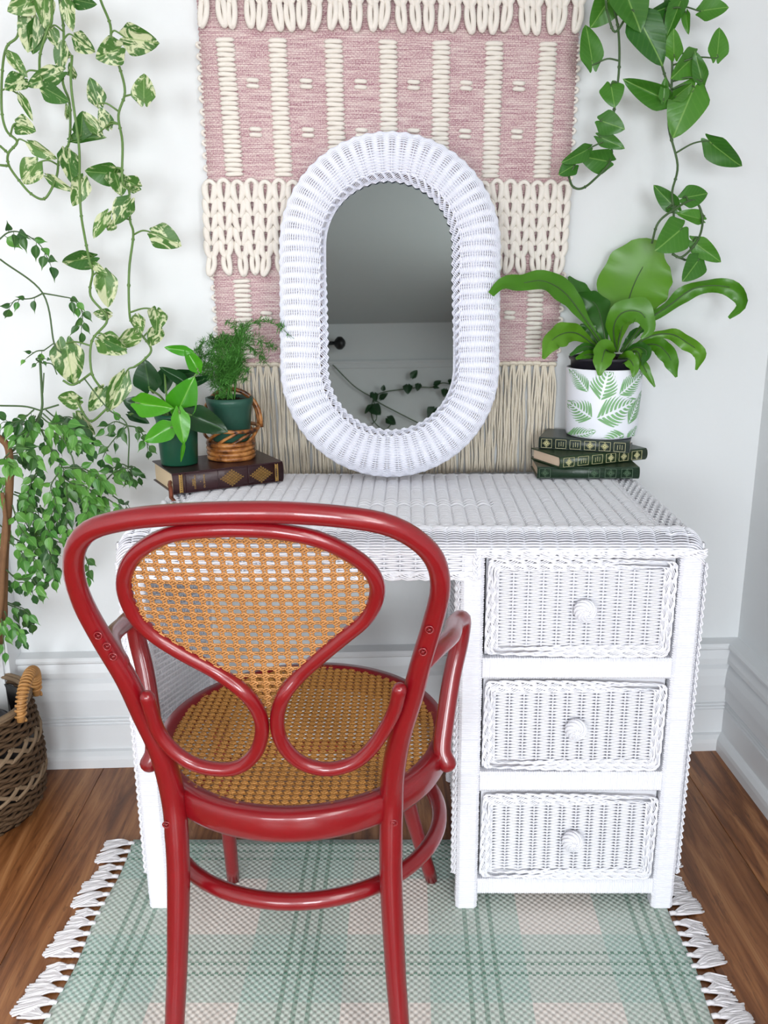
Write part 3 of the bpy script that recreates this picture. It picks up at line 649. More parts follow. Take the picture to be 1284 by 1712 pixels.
# yarn floats
def stitch_mesh(w, r, seed):
    rr = random.Random(seed); t = np.linspace(-1, 1, 9); g = G()
    P = np.stack([t * w / 2, -(1 - t ** 4) * r * 0.9, 0.0004 * np.sin(t * 3 + seed) + t * rr.uniform(-.0004, .0004)], 1)
    tube(g, P, r * np.clip(1.0 - 0.75 * t ** 6, 0.2, 1), 8, ell=(1.0, 1.05)); return g.mesh('stitch')
SM = [stitch_mesh(0.040, 0.0047, k) for k in range(4)]; DM = [stitch_mesh(0.027, 0.0046, k + 9) for k in range(2)]
cols = [hx(p_, 70) for p_ in (376, 463, 557, 648, 737, 826, 916)]
def put(me, x, z, name='stitch', y=-HD): return obj(name, me, hang, M_wool, Matrix.Translation((x, y, z)), local=True)
zu0, zu1 = hz(71), hz(293); NU = 29; shr = lambda x, z: x * (1 - 0.035 * (hz(70) - z) / (hz(70) - hz(606)))
for ci, x in enumerate(cols):
    for k in range(NU): z = zu0 + (zu1 - zu0) * k / (NU - 1); put(SM[(k + ci) % 4], shr(x, z) + random.uniform(-.0008, .0008), z)
zl0, zl1 = hz(470), hz(595); NL = 17; gst = G()
for ci, x in enumerate(cols):
    for k in range(NL):
        z = zl0 + (zl1 - zl0) * k / (NL - 1)
        if ci in (0, 1, 6): put(SM[(k + ci) % 4], shr(x, z), z)
        else:
            t = np.linspace(-1, 1, 7); tube(gst, np.stack([shr(x, z) + t * 0.0205, -HD - (1 - t ** 4) * 0.0045, np.full(7, z)], 1), 0.0052 * np.clip(1 - .75 * t ** 6, .2, 1), 6)
make('stitch', gst, M_wool, hang, local=True, kind='stuff')
for (py, ok) in ((142, range(6)), (223, range(6)), (527, (0, 5))):
    for j in ok:
        xm = (cols[j] + cols[j + 1]) / 2 - 0.002
        for dz in (0.0056, -0.0056):
            put(DM[j % 2], shr(xm, hz(py)), hz(py) + dz)
# chunky knit braids
def link(g, z, L, w, r, flip=1.0, y0=0.0):
    for sg in (-1, 1):
        P = cr([(sg * w * 0.45, y0 + 0.005, z + L * 0.30), (sg * w * 0.98, y0 - 0.002, z + L * 0.02), (sg * w * 0.84, y0 - 0.0075, z - L * 0.5), (sg * w * 0.20, y0 - 0.006, z - L * 1.02)], 4)
        tt = np.linspace(0, 1, len(P)); tube(g, P, r * (0.50 + 0.48 * np.sin(tt * pi) ** 0.8), 8)
def endloop(g, z, L, w, r, tw, y0=0.0):
    P = cr([(-w * 0.25, y0, z + L * 0.3), (-w * 0.85, y0 - 0.006, z - L * 0.2), (-w * 0.75 + tw * 0.4, y0 - 0.008, z - L * 0.62), (tw, y0 - 0.007, z - L * 0.88), (w * 0.75 + tw * 0.4, y0 - 0.009, z - L * 0.58), (w * 0.8, y0 - 0.009, z - L * 0.15), (w * 0.2, y0 - 0.003, z + L * 0.3)], 5)
    tube(g, P, r, 8)
def braid_mesh(nl, L, w, r, arch, EL, tw):
    g = G()
    if arch: tube(g, cr([(-w * 0.95, 0.002, -0.012), (-w * 0.9, -0.005, 0.0), (-w * 0.3, -0.006, 0.006), (w * 0.3, -0.006, 0.006), (w * 0.9, -0.005, 0.0), (w * 0.95, 0.002, -0.012)], 5), r * 0.62, 8)
    z = -0.004 if arch else 0.0
    for k in range(nl): link(g, z, L, w, r); z -= L * 0.86
    endloop(g, z - 0.002, EL, w * 0.72, r * 0.76, tw); return g.mesh('yarn_braid'), z - EL * 0.9
for band in (1, 2):
    if band == 1: ztop, zbot, ncol, x0, x1 = hz(-135), hz(53), 28, hx(346, 30), hx(962, 30)
    else: ztop, zbot, ncol, x0, x1 = hz(309), hz(455), 27, hx(355, 380), hx(938, 380)
    pitch = (x1 - x0) / (ncol - 1); EL = 0.052 if band == 1 else 0.040; nl = 6 if band == 1 else 5
    L = ((ztop - zbot) - EL * 0.95) / (0.86 * nl)
    VM = [braid_mesh(nl, L, pitch * 0.36, 0.0080 if band == 1 else 0.0076, band == 2, EL, tw)[0] for tw in (-0.006, 0.0, 0.005)]
    for k in range(ncol):
        obj('yarn_braid', VM[(k * 5 + k // 3) % 3], hang, M_wool, Matrix.Translation((x0 + pitch * k, -HD - 0.004, ztop + random.uniform(-.003, .003))) @ Matrix.Rotation(random.uniform(-.03, .03), 4, 'Y'), local=True)
# pale weft loops along both selvedges
g = G(); tube(g, cr([(0, 0.003, 0.005), (0.006, -0.003, 0.003), (0.007, -0.004, -0.002), (0, 0.003, -0.006)], 4), 0.0032, 6); EM = g.mesh('edge_loop')
for sgn, fx in ((-1, xl), (1, xr)):
    z = zt_ - 0.2
    while z > zb_ + 0.01:
        if not (hz(457) < z < hz(302)) and z < hz(60): obj('edge_loop', EM, hang, M_wool, Matrix.Translation((fx(z) - sgn * 0.001, -HD + 0.005, z)) @ Matrix.Diagonal((sgn, 1, 1, 1)), local=True)
        z -= random.uniform(0.019, 0.026)
# tassels
def tassel_mesh(seed):
    r = random.Random(seed); g = G()
    tube(g, cr([(-0.0085, 0.004, -0.004), (-0.006, -0.005, 0.001), (0.006, -0.005, 0.001), (0.0085, 0.004, -0.004)], 4), 0.0042, 7)
    for k in range(5):
        a = (k - 2) / 2; x = a * 0.006; y = r.uniform(-0.004, 0.003); P = [(x * 0.5, -0.003, -0.002)]; z = -0.002; dx = 0
        for q in range(6): z -= 0.042; dx += r.uniform(-.0035, .0035); P.append((x * 1.25 + dx, y + r.uniform(-.002, .002), z))
        tube(g, cr(P, 3), 0.0023 * r.uniform(0.9, 1.15), 6)
    return g.mesh('tassel')
TM = [tassel_mesh(k + 40) for k in range(6)]
xa, xb = hx(392, 612), hx(922, 612); NT_ = 42
for k in range(NT_): put(TM[(k * 5 + k // 4) % 6], xa - 0.018 + (xb - xa + 0.018) * k / (NT_ - 1), hz(609) + random.uniform(-.002, .002), 'tassel', -0.012).data.materials[0] = M_tassel

# ------------------------------------------------------------------ red bentwood armchair
XC, YC, RXS, RYS, ZS = -0.172, 1.278, 0.236, 0.247, 0.468
chair = thing('bentwood_armchair', 'red painted bentwood armchair with cane seat and back', 'chair', (XC, YC, 0.0055))
def yback(x, z):
    return float(np.interp(z, [-0.1, 0.0, 0.25, 0.46, 0.60, 0.75, 0.95], [0.99, 1.005, 1.055, 1.078, 1.052, 1.005, 0.925])) + 0.45 * (x - XC) ** 2
hoop_px = [(292, 1712), (296, 1620), (298.6, 1480), (296, 1400), (290, 1335), (270, 1258), (240, 1195), (211, 1134), (174, 1073), (141, 1013), (124, 960), (127, 915), (153, 885), (210, 869), (280, 861), (370, 857), (480, 857), (580, 865), (650, 878), (700, 905), (729, 940), (736, 985), (723, 1043), (705, 1104), (689, 1165), (670, 1225), (658, 1286), (654.5, 1340), (653.5, 1410), (654, 1480), (661, 1620), (668, 1712)]
HP = [on(a, b, yback) for a, b in hoop_px]
def footof(p, q):
    d = (p - q); t = (p[2] - 0.0055) / -(d[2]) if d[2] < 0 else 1; r = p + d * t; return np.array([r[0], r[1], 0.009])
HP = [footof(HP[0], HP[2])] + HP + [footof(HP[-1], HP[-3])]
path = resample(cr(HP, 6), 150); rr = np.interp(path[:, 2], [0, 0.3, 0.46, 0.62, 0.8, 0.95], [0.0135, 0.0165, 0.0172, 0.0150, 0.0128, 0.0128])
g = G(); tube(g, path, rr, 14); make('back_hoop', g, M_red, chair)
lz = lambda x, z: yback(x, z) - 0.014
left_px = [(246, 1166), (263, 1219), (287, 1252), (321, 1276), (363, 1286), (400, 1282), (427, 1259), (438, 1225), (433, 1192), (409, 1158), (363, 1124), (303, 1091), (258, 1062), (226, 1030), (208, 985), (213, 948), (236, 918), (287, 893), (363, 885)]
right_px = [(420, 885), (470, 889), (526, 900), (572, 919), (611, 945), (630, 975), (627, 1007), (608, 1037), (572, 1067), (535, 1098), (499, 1131), (475, 1161), (464, 1195), (466, 1228), (481, 1256), (508, 1277), (548, 1286), (590, 1276), (620, 1252), (645, 1216), (660, 1186), (668, 1153)]
lx = lambda x, z: yback(x, z) - 0.004
IL = np.array([on(a, b, lz if b > 1140 else lx) for a, b in left_px + right_px])
ip = resample(cr(IL, 6), 190)
g = G(); tube(g, ip, 0.0098, 12, rounded=True); make('back_loop', g, M_red, chair)
# cane webs
def cane(poly, lift, pu, pv, r, u0=0.0, v0=0.0, d=0.13, th=0.55, lay=1.0):
    poly = np.asarray(poly); lo, hi = poly.min(0), poly.max(0); g = G()
    x1, y1 = poly[:, 0], poly[:, 1]; x2, y2 = np.roll(x1, -1), np.roll(y1, -1)
    def inside(Q):
        Q = np.asarray(Q); c_ = ((y1[None] > Q[:, 1:]) != (y2[None] > Q[:, 1:])) & (Q[:, :1] < (x2 - x1)[None] * (Q[:, 1:] - y1[None]) / ((y2 - y1)[None] + 1e-12) + x1[None]); return c_.sum(1) % 2 == 1
    ni, nj = int((hi[0] - lo[0]) / pu) + 3, int((hi[1] - lo[1]) / pv) + 3
    def emit(Q, off, rad):
        P = np.array([lift(a, b, o * lay) for (a, b), o in zip(Q, off)])
        if len(P) > 1: tube(g, P, rad, 4, ell=(th, 1.0), hint=HN, caps=False)
    HN = lift(lo[0], lo[1], 1.0) - lift(lo[0], lo[1], 0.0)
    def runs(Q, off, rad):
        k = inside(Q); st = None
        for i in range(len(Q) + 1):
            if i < len(Q) and k[i]: st = i if st is None else st
            elif st is not None:
                emit(Q[st:i], off[st:i], rad); st = None
    for i in range(ni):
        for sd in (-d, d):
            v = np.arange(lo[1], hi[1], pv / 3); Q = np.stack([np.full(len(v), lo[0] + u0 + (i - 1 + sd) * pu), v], 1); runs(Q, np.full(len(v), 0.0003), r)
    for j in range(nj):
        for sd in (-d, d):
            u = np.arange(lo[0], hi[0], pu / 3); Q = np.stack([u, np.full(len(u), lo[1] + v0 + (j - 1 + sd) * pv)], 1); runs(Q, np.full(len(u), -0.0006), r)
    q = 0.37
    for i in range(ni):
        cs = np.array([[lo[0] + u0 + (i - 1) * pu, lo[1] + v0 + (j - 1) * pv] for j in range(nj)]); ok = inside(cs)
        for cc, k in zip(cs, ok):
            if not k: continue
            D = cc + np.array([(q * pu, 0), (0, q * pv), (-q * pu, 0), (0, -q * pv), (q * pu, 0)]); emit(D, [0.0012, 0.0016, 0.0012, 0.0016, 0.0012], r)
            emit(cc + np.array([(-.26 * pu, -.26 * pv), (0, 0), (.26 * pu, .26 * pv)]), [0.0008, 0.002, 0.0008], r)
    return g
k0 = [i for i, p_ in enumerate(left_px) if p_[1] <= 1192 and i >= 8][0]; k1 = [i for i, p_ in enumerate(right_px) if p_[1] >= 1161][0] + len(left_px)
polyI = np.array([[p_[0], p_[2]] for p_ in cr(IL[k0:k1 + 2], 5)])
g = cane(polyI, lambda u, v, o: np.array([u, yback(u, v) - 0.004 - o, v]), 0.0160, 0.0120, 0.00125); make('back_cane', g, M_cane, chair, kind='stuff')
an = np.linspace(0, 2 * pi, 60, endpoint=False)
seatpoly = np.stack([XC + (RXS - 0.022) * np.cos(an), YC + (RYS - 0.022) * np.sin(an)], 1)
g = cane(seatpoly, lambda u, v, o: np.array([u, v, ZS - 0.001 - 0.006 * (1 - min(1, ((u - XC) / RXS) ** 2 + ((v - YC) / RYS) ** 2)) + o]), 0.0132, 0.0128, 0.0018, d=0.165, th=0.8, lay=1.1); make('seat_cane', g, M_seatcane, chair, kind='stuff')
an = np.linspace(0, 2 * pi, 96, endpoint=False); prof = [(0.0, 0.0), (-0.004, 0.006), (-0.024, 0.007), (-0.030, 0.0), (-0.030, -0.036), (-0.024, -0.040), (-0.004, -0.038), (0.0005, -0.030)]
V = np.array([[(XC + (RXS + o) * math.cos(a), YC + (RYS + o) * math.sin(a), ZS - 0.006 + z) for (o, z) in prof] for a in an]); g = G(); g.add(V, ringfaces(96, 8, True)[:, ::-1]); make('seat_rim', g, M_red, chair)
for sg in (-1, 1):                     # front legs
    if sg < 0: P = [(-0.338, 1.405, ZS - 0.03), (-0.345, 1.425, 0.28), (-0.355, 1.492, 0.0075)]
    else: P = [(-0.028, 1.405, ZS - 0.03), (-0.008, 1.425, 0.25), (0.044, 1.492, 0.0075)]
    P = cr(P, 8); g = G(); tube(g, P, np.interp(P[:, 2], [0, 0.45], [0.0125, 0.0175]), 12); make('front_leg', g, M_red, chair)
an = np.linspace(0, 2 * pi, 80, endpoint=False); g = G(); tube(g, np.stack([XC + 0.222 * np.cos(an), YC + 0.004 + 0.216 * np.sin(an), np.full(80, 0.303)], 1), 0.0128, 10, closed=True, hint=(0, 0, 1)); make('stretcher_ring', g, M_red, chair)
for sg in (-1, 1):                     # arms
    hp = on(724, 1085, yback) if sg > 0 else on(181, 1085, yback); dxh = sg * (hp[0] - XC)
    pts = [(XC + sg * (dxh - 0.012), hp[1] + 0.006, hp[2] - 0.022), (XC + sg * (dxh + 0.004), hp[1] + 0.03, hp[2] - 0.016), (XC + sg * (dxh + 0.028), 1.13, hp[2] - 0.022), (XC + sg * (dxh + 0.036), 1.20, hp[2] - 0.034), (XC + sg * 0.252, 1.238, 0.672), (XC + sg * 0.249, 1.245, 0.630), (XC + sg * 0.238, 1.235, 0.58), (XC + sg * 0.228, 1.215, 0.52), (XC + sg * 0.222, 1.197, 0.472), (XC + sg * 0.230, 1.19, 0.452)]
    P = resample(cr(pts, 6), 60); g = G(); tube(g, P, np.interp(np.linspace(0, 1, 60), [0, 0.4, 0.9, 1], [0.011, 0.0125, 0.0128, 0.013]), 12, rounded=True, ell=(1.0, 1.12)); make('armrest', g, M_red, chair)
def screw(px, py, rad=0.0048):
    p = on(px, py, lambda x, z: yback(x, z) - 0.0155); g = G(); t = np.linspace(0, 2 * pi, 14, endpoint=False); tube(g, np.stack([p[0] + rad * np.cos(t), np.full(14, p[1]), p[2] + rad * np.sin(t)], 1), 0.0012, 5, closed=True)
    for a in (0.5, 2.1): tube(g, [(p[0] - rad * .6 * math.cos(a), p[1] - .0004, p[2] - rad * .6 * math.sin(a)), (p[0] + rad * .6 * math.cos(a), p[1] - .0004, p[2] + rad * .6 * math.sin(a))], 0.0009, 5)
    make('screw', g, M_red, chair)
for q in ((164, 1063), (179, 1081), (189, 1098), (718, 1053), (707, 1090), (658, 1376), (278, 1379)): screw(*q)

# ------------------------------------------------------------------ books
def text_mesh(txt, size, extr=0.0002):
    cu = bpy.data.curves.new('lettering', 'FONT'); cu.body = txt; cu.size = size; cu.extrude = extr; cu.align_x = 'CENTER'; cu.align_y = 'CENTER'; cu.resolution_u = 2; cu.space_line = 0.85
    o = bpy.data.objects.new('lettering', cu); COL.objects.link(o); me = bpy.data.meshes.new_from_object(o); bpy.data.objects.remove(o); return me
def book(name, label, loc, ang, L, W, T, leather, page, group=None):
    # local: x along the spine, y from spine (0) to fore edge (W), z up
    b = thing(name, label, 'book', loc, ang, group)
    c = 0.0028
    g = G(); prof = []
    rbox(g, 0, L, 0.004, W, 0, c, 0.0008, 1); rbox(g, 0, L, 0.004, W, T - c, T, 0.0008, 1); make('cover', g, leather, b, local=True, smooth=False)
    g = G(); k = 9; zz = np.linspace(0, T, k); yy = 0.006 - 0.006 * np.sin(np.linspace(0, pi, k)) ** 0.5
    outer = np.stack([yy, zz], 1); inner = np.stack([yy + 0.004, np.clip(zz, 0.0015, T - 0.0015)], 1); sec = np.vstack([outer, inner[::-1]])
    V = np.array([[(x, q[0], q[1]) for q in sec] for x in (0, L)]); g.add(V, ringfaces(2, 2 * k), np.arange(2 * k)[None, ::-1], (np.arange(2 * k) + 2 * k)[None]); make('spine', g, leather, b, local=True)
    g = G(); rbox(g, 0.004, L - 0.004, 0.007, W - 0.005, c, T - c, 0.0006, 1); make('pages', g, page, b, local=True, smooth=False)
    return b
def strip(g, x0, x1, z0, z1, y=-0.0006): rbox(g, x0, x1, y, y + 0.0012, z0, z1, 0)
def ornament(g, cx, cz, hw, hh, n=3, r=0.0005, y=-0.0006):
    st = 1.0 / n
    for i in range(-n, n + 1):
        for j in range(-n, n + 1):
            if abs(i) + abs(j) > n: continue
            rad = st * 0.42 * (1.15 if (i + j) % 2 == 0 else 0.7); t = np.linspace(0, 2 * pi, 9, endpoint=False)
            tube(g, np.stack([cx + (i * st + rad * np.cos(t)) * hw, np.full(9, y), cz + (j * st + rad * np.sin(t)) * hh], 1), r, 4, closed=True)
    tube(g, [(cx + hw * 0.5, y, cz), (cx, y, cz + hh * 0.5), (cx - hw * 0.5, y, cz), (cx, y, cz - hh * 0.5)], r * 1.2, 4, closed=True)
ZD = 0.7585
bt = 0.043
p0, p1 = atz(291, 828, ZD), atz(475, 805, ZD); ang = math.atan2(p1[1] - p0[1], p1[0] - p0[0]); BL = float(np.linalg.norm(p1 - p0))
brown = book('leather_book', 'thick brown leather book with gold filigree spine lying under the two green nursery pots', tuple(p0), ang, BL, 0.152, bt, M_brownleather, M_page)
g = G()
for a in (0.012, 0.0175, BL - 0.0195, BL - 0.014):
    strip(g, a, a + 0.0012, 0.003, bt - 0.003)
for a in (0.0135, BL - 0.018):
    for k in range(9): strip(g, a, a + 0.003, 0.004 + k * 0.004, 0.0065 + k * 0.004)
for cx in (BL * 0.515, BL * 0.785): ornament(g, cx, bt / 2, 0.0235, 0.0165, 5, 0.00032)
strip(g, BL * 0.232, BL * 0.232 + 0.0014, bt / 2 - 0.001, bt / 2 + 0.0004)
make('gilding', g, M_gold, brown, local=True, smooth=False, kind='stuff')
RT = Matrix.Rotation(pi / 2, 4, 'X') @ Matrix.Rotation(pi / 2, 4, 'Z')
for (txt, sz, x) in (('DAVID\nCOPPERFIELD', 0.0047, BL * 0.178), ('CH. DICKENS', 0.0046, BL * 0.268)):
    obj('lettering', text_mesh(txt, sz), brown, M_gold, Matrix.Translation((x, -0.0004, bt / 2)) @ RT, local=True)
for x in (0.018, BL * 0.365, BL * 0.645, BL * 0.9):
    g = G(); k = 7; z = np.linspace(0.001, bt - 0.001, k); tube(g, np.stack([np.full(k, x + 0.006), 0.006 - 0.0066 * np.sin(np.linspace(0.05, pi - .05, k)) ** 0.5, z], 1), 0.0012, 6); make('spine_band', g, M_brownleather, brown, local=True)
g = G(); Pr = np.array([(0.003, 0.03, bt * 0.55), (-0.004, 0.012, bt * 0.45), (-0.007, -0.004, 0.018), (-0.010, -0.016, 0.004), (-0.012, -0.024, 0.0015), (-0.014, -0.05, 0.0015)]); Pr = cr(Pr, 4)
tube(g, Pr, 0.0042, 4, ell=(0.12, 1.0), hint=(0, 0.3, 1.0)); make('bookmark_ribbon', g, M_ribbon, brown, local=True)
def greenbook(label, pa, pb, z, T, W, mi, gold, panels, dim=False, flip=False):
    p0, p1 = atz(pa[0], pa[1], z), atz(pb[0], pb[1], z); ang = math.atan2(p1[1] - p0[1], p1[0] - p0[0]); L = float(np.linalg.norm(p1 - p0))
    b = book('leather_book', label, tuple(p0), ang, L, W, T, M_greenleather[mi], M_page2)
    g = G(); m_ = 0.003
    for (a, c_, kind) in panels:
        x0, x1 = a * L, c_ * L; z0, z1 = m_, T - m_; w = 0.0007
        strip(g, x0, x1, z0, z0 + w); strip(g, x0, x1, z1 - w, z1); strip(g, x0, x0 + w, z0, z1); strip(g, x1 - w, x1, z0, z1)
        if kind == 'o': ornament(g, (x0 + x1) / 2, T / 2, 0.0062, 0.0066, 2, 0.00055)
        elif kind == 't':
            for q, hgt in enumerate((0.8, 0.62, 0.74)):
                xx = x0 + (x1 - x0) * (0.3 + 0.2 * q); zc = z0 + (z1 - z0) * 0.15
                for s_ in range(5):
                    if s_ / 5 < hgt: strip(g, xx, xx + 0.0012, T / 2 - (z1 - z0) * 0.36 * hgt + s_ * 0.0026, T / 2 - (z1 - z0) * 0.36 * hgt + s_ * 0.0026 + 0.0017)
    make('gilding', g, gold, b, local=True, smooth=False, kind='stuff'); return b
T1 = 0.0255
gb1 = greenbook('bottle green leather book with worn gilding, bottom of the stack under the fern', (898, 800.5), (1069, 801), ZD, T1, 0.118, 2, M_golddim, [(0.02, 0.13, 'o'), (0.5, 0.61, 'o'), (0.66, 0.77, 'o'), (0.82, 0.93, 'o')])
gb2 = greenbook('green leather book turned askew in the middle of the stack under the fern', (937, 784), (1082, 768.5), ZD + T1 + 0.0004, T1, 0.116, 1, M_goldpale, [(0.03, 0.15, 'o'), (0.19, 0.31, 't'), (0.35, 0.47, 't'), (0.51, 0.62, 'o'), (0.66, 0.77, 'o'), (0.81, 0.93, 'o')])
gb3 = greenbook('grey green leather book on top of the stack right under the fern pot', (900, 750), (1052, 758.5), ZD + 2 * T1 + 0.0008, T1, 0.122, 0, M_goldpale, [(0.03, 0.15, 'o'), (0.19, 0.31, 't'), (0.35, 0.47, 't'), (0.51, 0.635, 'o'), (0.67, 0.795, 'o'), (0.83, 0.955, 't')])
ZB3 = ZD + 3 * T1 + 0.0012
ZB0 = ZD + bt

# ------------------------------------------------------------------ leaves
def leaf_mesh(name, kind, fold=0.18, droop=0.18, nr=12, nc=10):
    t = np.linspace(0, 1, nr); V = []; u = np.linspace(-1, 1, nc + 1)
    for k, tt in enumerate(t):
        if kind == 'heart': w = 0.52 * min(1, (tt / 0.28 + 0.22)) ** 0.5 * (1 - tt ** 2.1) ** 0.75 * (1 + 0.06 * math.sin(tt * 3)) if tt < 1 else 0.0; lobe = 0.15 * max(0, 1 - tt / 0.5)
        elif kind == 'oval': w = 0.5 * math.sin(pi * min(1, tt ** 0.72)) ** 0.75; lobe = 0.02 * max(0, 1 - tt / 0.3)
        else: w = 0.5 * (math.sin(pi * min(1.0, (tt / 0.78)) ** 0.8) ** 0.8 if tt < 0.74 else 0.20 * ((1 - tt) / 0.26) ** 1.1 + 0.0) ; lobe = 0
        if kind == 'tail' and tt < 0.74: w = max(w, 0.10 if tt > 0.6 else 0.02)
        for uu in u: V.append((uu * w, tt - lobe * (math.sin(pi * abs(uu) ** 0.85) if kind == 'heart' else abs(uu) ** 1.5), fold * abs(uu) * w * 1.0 - droop * tt ** 2 + 0.015 * math.sin(9 * tt + 3 * uu)))
    n = nc + 1; i = (np.arange(nr - 1)[:, None] * n + np.arange(nc)[None]).ravel(); g = G(); g.add(V, np.stack([i, i + 1, i + 1 + n, i + n], 1)); return g.mesh(name)
def leafset(mat, kind, n=3, **k):
    out = []
    for q in range(n):
        me = leaf_mesh('leaf', kind, fold=random.uniform(0.1, 0.5), droop=random.uniform(0.08, 0.3), **k); me.materials.append(mat); out.append(me)
    return out
LS = {'var': leafset(L_varieg, 'heart', 4), 'var2': leafset(L_varieg2, 'heart', 3), 'green': leafset(L_green, 'heart', 4), 'bright': leafset(L_bright, 'heart', 2), 'dark': leafset(L_dark, 'heart', 2), 'doll': leafset(L_doll, 'tail', 3, nr=9, nc=4), 'dolld': leafset(L_dolld, 'tail', 2, nr=9, nc=4)}
CAMP = np.array([0, 0, H])
def put_leaf(parent, kind, b, t, wr, tilt=None, name='leaf', back=False):
    b, t = np.asarray(b, float), np.asarray(t, float); ax = t - b; L = np.linalg.norm(ax); Yv = ax / L
    N = CAMP - (b + t) / 2; N /= np.linalg.norm(N); N = N - Yv * N.dot(Yv); N /= np.linalg.norm(N)
    if tilt is None: tilt = random.uniform(-0.5, 0.5)
    Xv = np.cross(Yv, N); N2 = N * math.cos(tilt) + Xv * math.sin(tilt); X2 = np.cross(Yv, N2)
    M = Matrix(((X2[0] * wr * L, Yv[0] * L, N2[0] * L * 0.8, b[0]), (X2[1] * wr * L, Yv[1] * L, N2[1] * L * 0.8, b[1]), (X2[2] * wr * L, Yv[2] * L, N2[2] * L * 0.8, b[2]), (0, 0, 0, 1)))
    return obj(name, random.choice(LS[kind]), parent, None, M)
def hang_vine(name, label, stems, leaves, kind, Yb, mat, r0, group=None, dyl=0.03, loc=None, wall=True):
    SP = []
    for k, (st, Yo) in enumerate(stems):
        Q = [np.append(at(x, y, Yb + Yo + 0.012 * math.sin(q * 1.3 + k)), 0)[:3] for q, (x, y) in enumerate(st)]; SP.append(cr(Q, 6))
    root = thing(name, label, 'plant', tuple(SP[0][0]) if loc is None else loc, 0, group)
    ALL = np.vstack(SP)
    g = G()
    for P in SP:
        tube(g, P, r0, 7)
        for q in range(4, len(P) - 2, 7): tube(g, [P[q] - (P[q + 1] - P[q]) * 0.3, P[q], P[q] + (P[q + 1] - P[q]) * 0.3], [r0, r0 * 1.6, r0], 6, caps=False)
    for lf in leaves:
        bx, by, tx, ty, w = lf[:5]; kd = lf[5] if len(lf) > 5 else kind
        Y0 = Yb + random.uniform(-0.03, 0.012); b = at(bx, by, Y0)
        # nearest stem point in view
        d = np.linalg.norm(ALL - at(bx, by, Yb), axis=1); sp_ = ALL[np.argmin(d)]
        b = at(bx, by, 0.4 * sp_[1] + 0.6 * Y0)
        t = at(tx, ty, b[1] + random.uniform(-0.02, 0.012) - 0.008)
        put_leaf(root, kd, b - (t - b) * 0.03, t + (t - b) * 0.06, w * 1.05)
        m = (sp_ + b) / 2 + np.array([random.uniform(-.004, .004), -0.006, 0.006 if d.min() < 0.1 else 0.0])
        if np.linalg.norm(sp_ - b) > 0.002: tube(g, cr([sp_, m, b, b + (t - b) * 0.12], 5), np.linspace(r0 * 0.8, r0 * 0.5, 16), 6)
    # the vines spill from a pot hung from the ceiling above the picture
    tops = [e for P in SP for e in (P[0], P[-1]) if e[2] > 1.66]
    pc = np.mean(tops, 0); pc = np.array([pc[0], Yb - 0.02, 2.06]); PR = 0.105
    for e in tops:
        a = e - pc; a[2] = 0; q = a / (np.linalg.norm(a) + 1e-6); rim = pc + q * PR + np.array([0, 0, 0.150])
        tube(g, cr([e, e + np.array([0, 0, 0.14]) + q * 0.02, rim + q * 0.03 + np.array([0, 0, -0.02]), rim + np.array([0, 0, 0.012]), pc + q * PR * 0.4 + np.array([0, 0, 0.13])], 6), r0, 7)
    make('vine_stem', g, mat, root)
    g = G(); lathe(g, [(0.0005, 0.0), (PR * 0.72, 0.0), (PR * 0.76, 0.006), (PR, 0.145), (PR + 0.003, 0.15), (PR - 0.005, 0.15), (PR - 0.008, 0.125), (0.0005, 0.125)], 40, pc); make('hanging_pot', g, M_potwhite, root)
    hk = np.array([pc[0], pc[1], ROOM_H - 0.002]); g = G()
    for k in range(3): a = k * 2 * pi / 3 + 0.4; tube(g, [pc + np.array([PR * math.cos(a), PR * math.sin(a), 0.145]), hk - np.array([0, 0, 0.05])], 0.0018, 6)
    tube(g, [hk - np.array([0, 0, 0.05]), hk], 0.004, 8); make('cord', g, M_wool, root); return root
Z1 = 360 / 1284.0
z1 = lambda L_: [(a * Z1, b * Z1) for a, b in L_]; z2 = lambda L_: [(a * Z1, 360 + b * Z1) for a, b in L_]
def zl(L_, sx, ox, oy): return [(l[0] * sx + ox, l[1] * sx + oy, l[2] * sx + ox, l[3] * sx + oy) + tuple(l[4:]) for l in L_]
pothos_stems = [
    (z1([(350, -140), (355, 0), (380, 190), (372, 470), (415, 620), (412, 850), (355, 930), (340, 1040), (300, 1140), (255, 1188), (185, 1155), (125, 1090), (55, 990), (50, 915), (102, 845), (40, 780), (10, 655), (14, 420), (40, 280), (105, 215), (112, 90), (100, -140)]), 0.0),
    (z1([(570, -140), (600, 0), (658, 150), (664, 290), (712, 400), (745, 550), (706, 690), (730, 850), (730, 1080), (770, 1140), (775, 1310), (795, 1400)]) + z2([(770, 330), (772, 580), (800, 660), (900, 790), (860, 860), (800, 905)]), -0.01),
    (z1([(300, -140), (310, 110), (285, 170), (240, 320), (235, 425)]), -0.02),
    (z1([(430, 330), (425, 520), (470, 860), (475, 1060), (482, 1260), (505, 1410), (535, 1560)]) + z2([(553, 340), (540, 480), (640, 620), (548, 750), (545, 930), (600, 1030)]), -0.025),
    (z1([(0, 870), (50, 915)]), 0.0), (z1([(0, 985), (55, 990)]), 0.0),
    (z2([(545, 940), (440, 1010), (375, 985)]), -0.03), (z2([(460, 1105), (510, 1200), (555, 1225), (640, 1150)]), -0.03)]
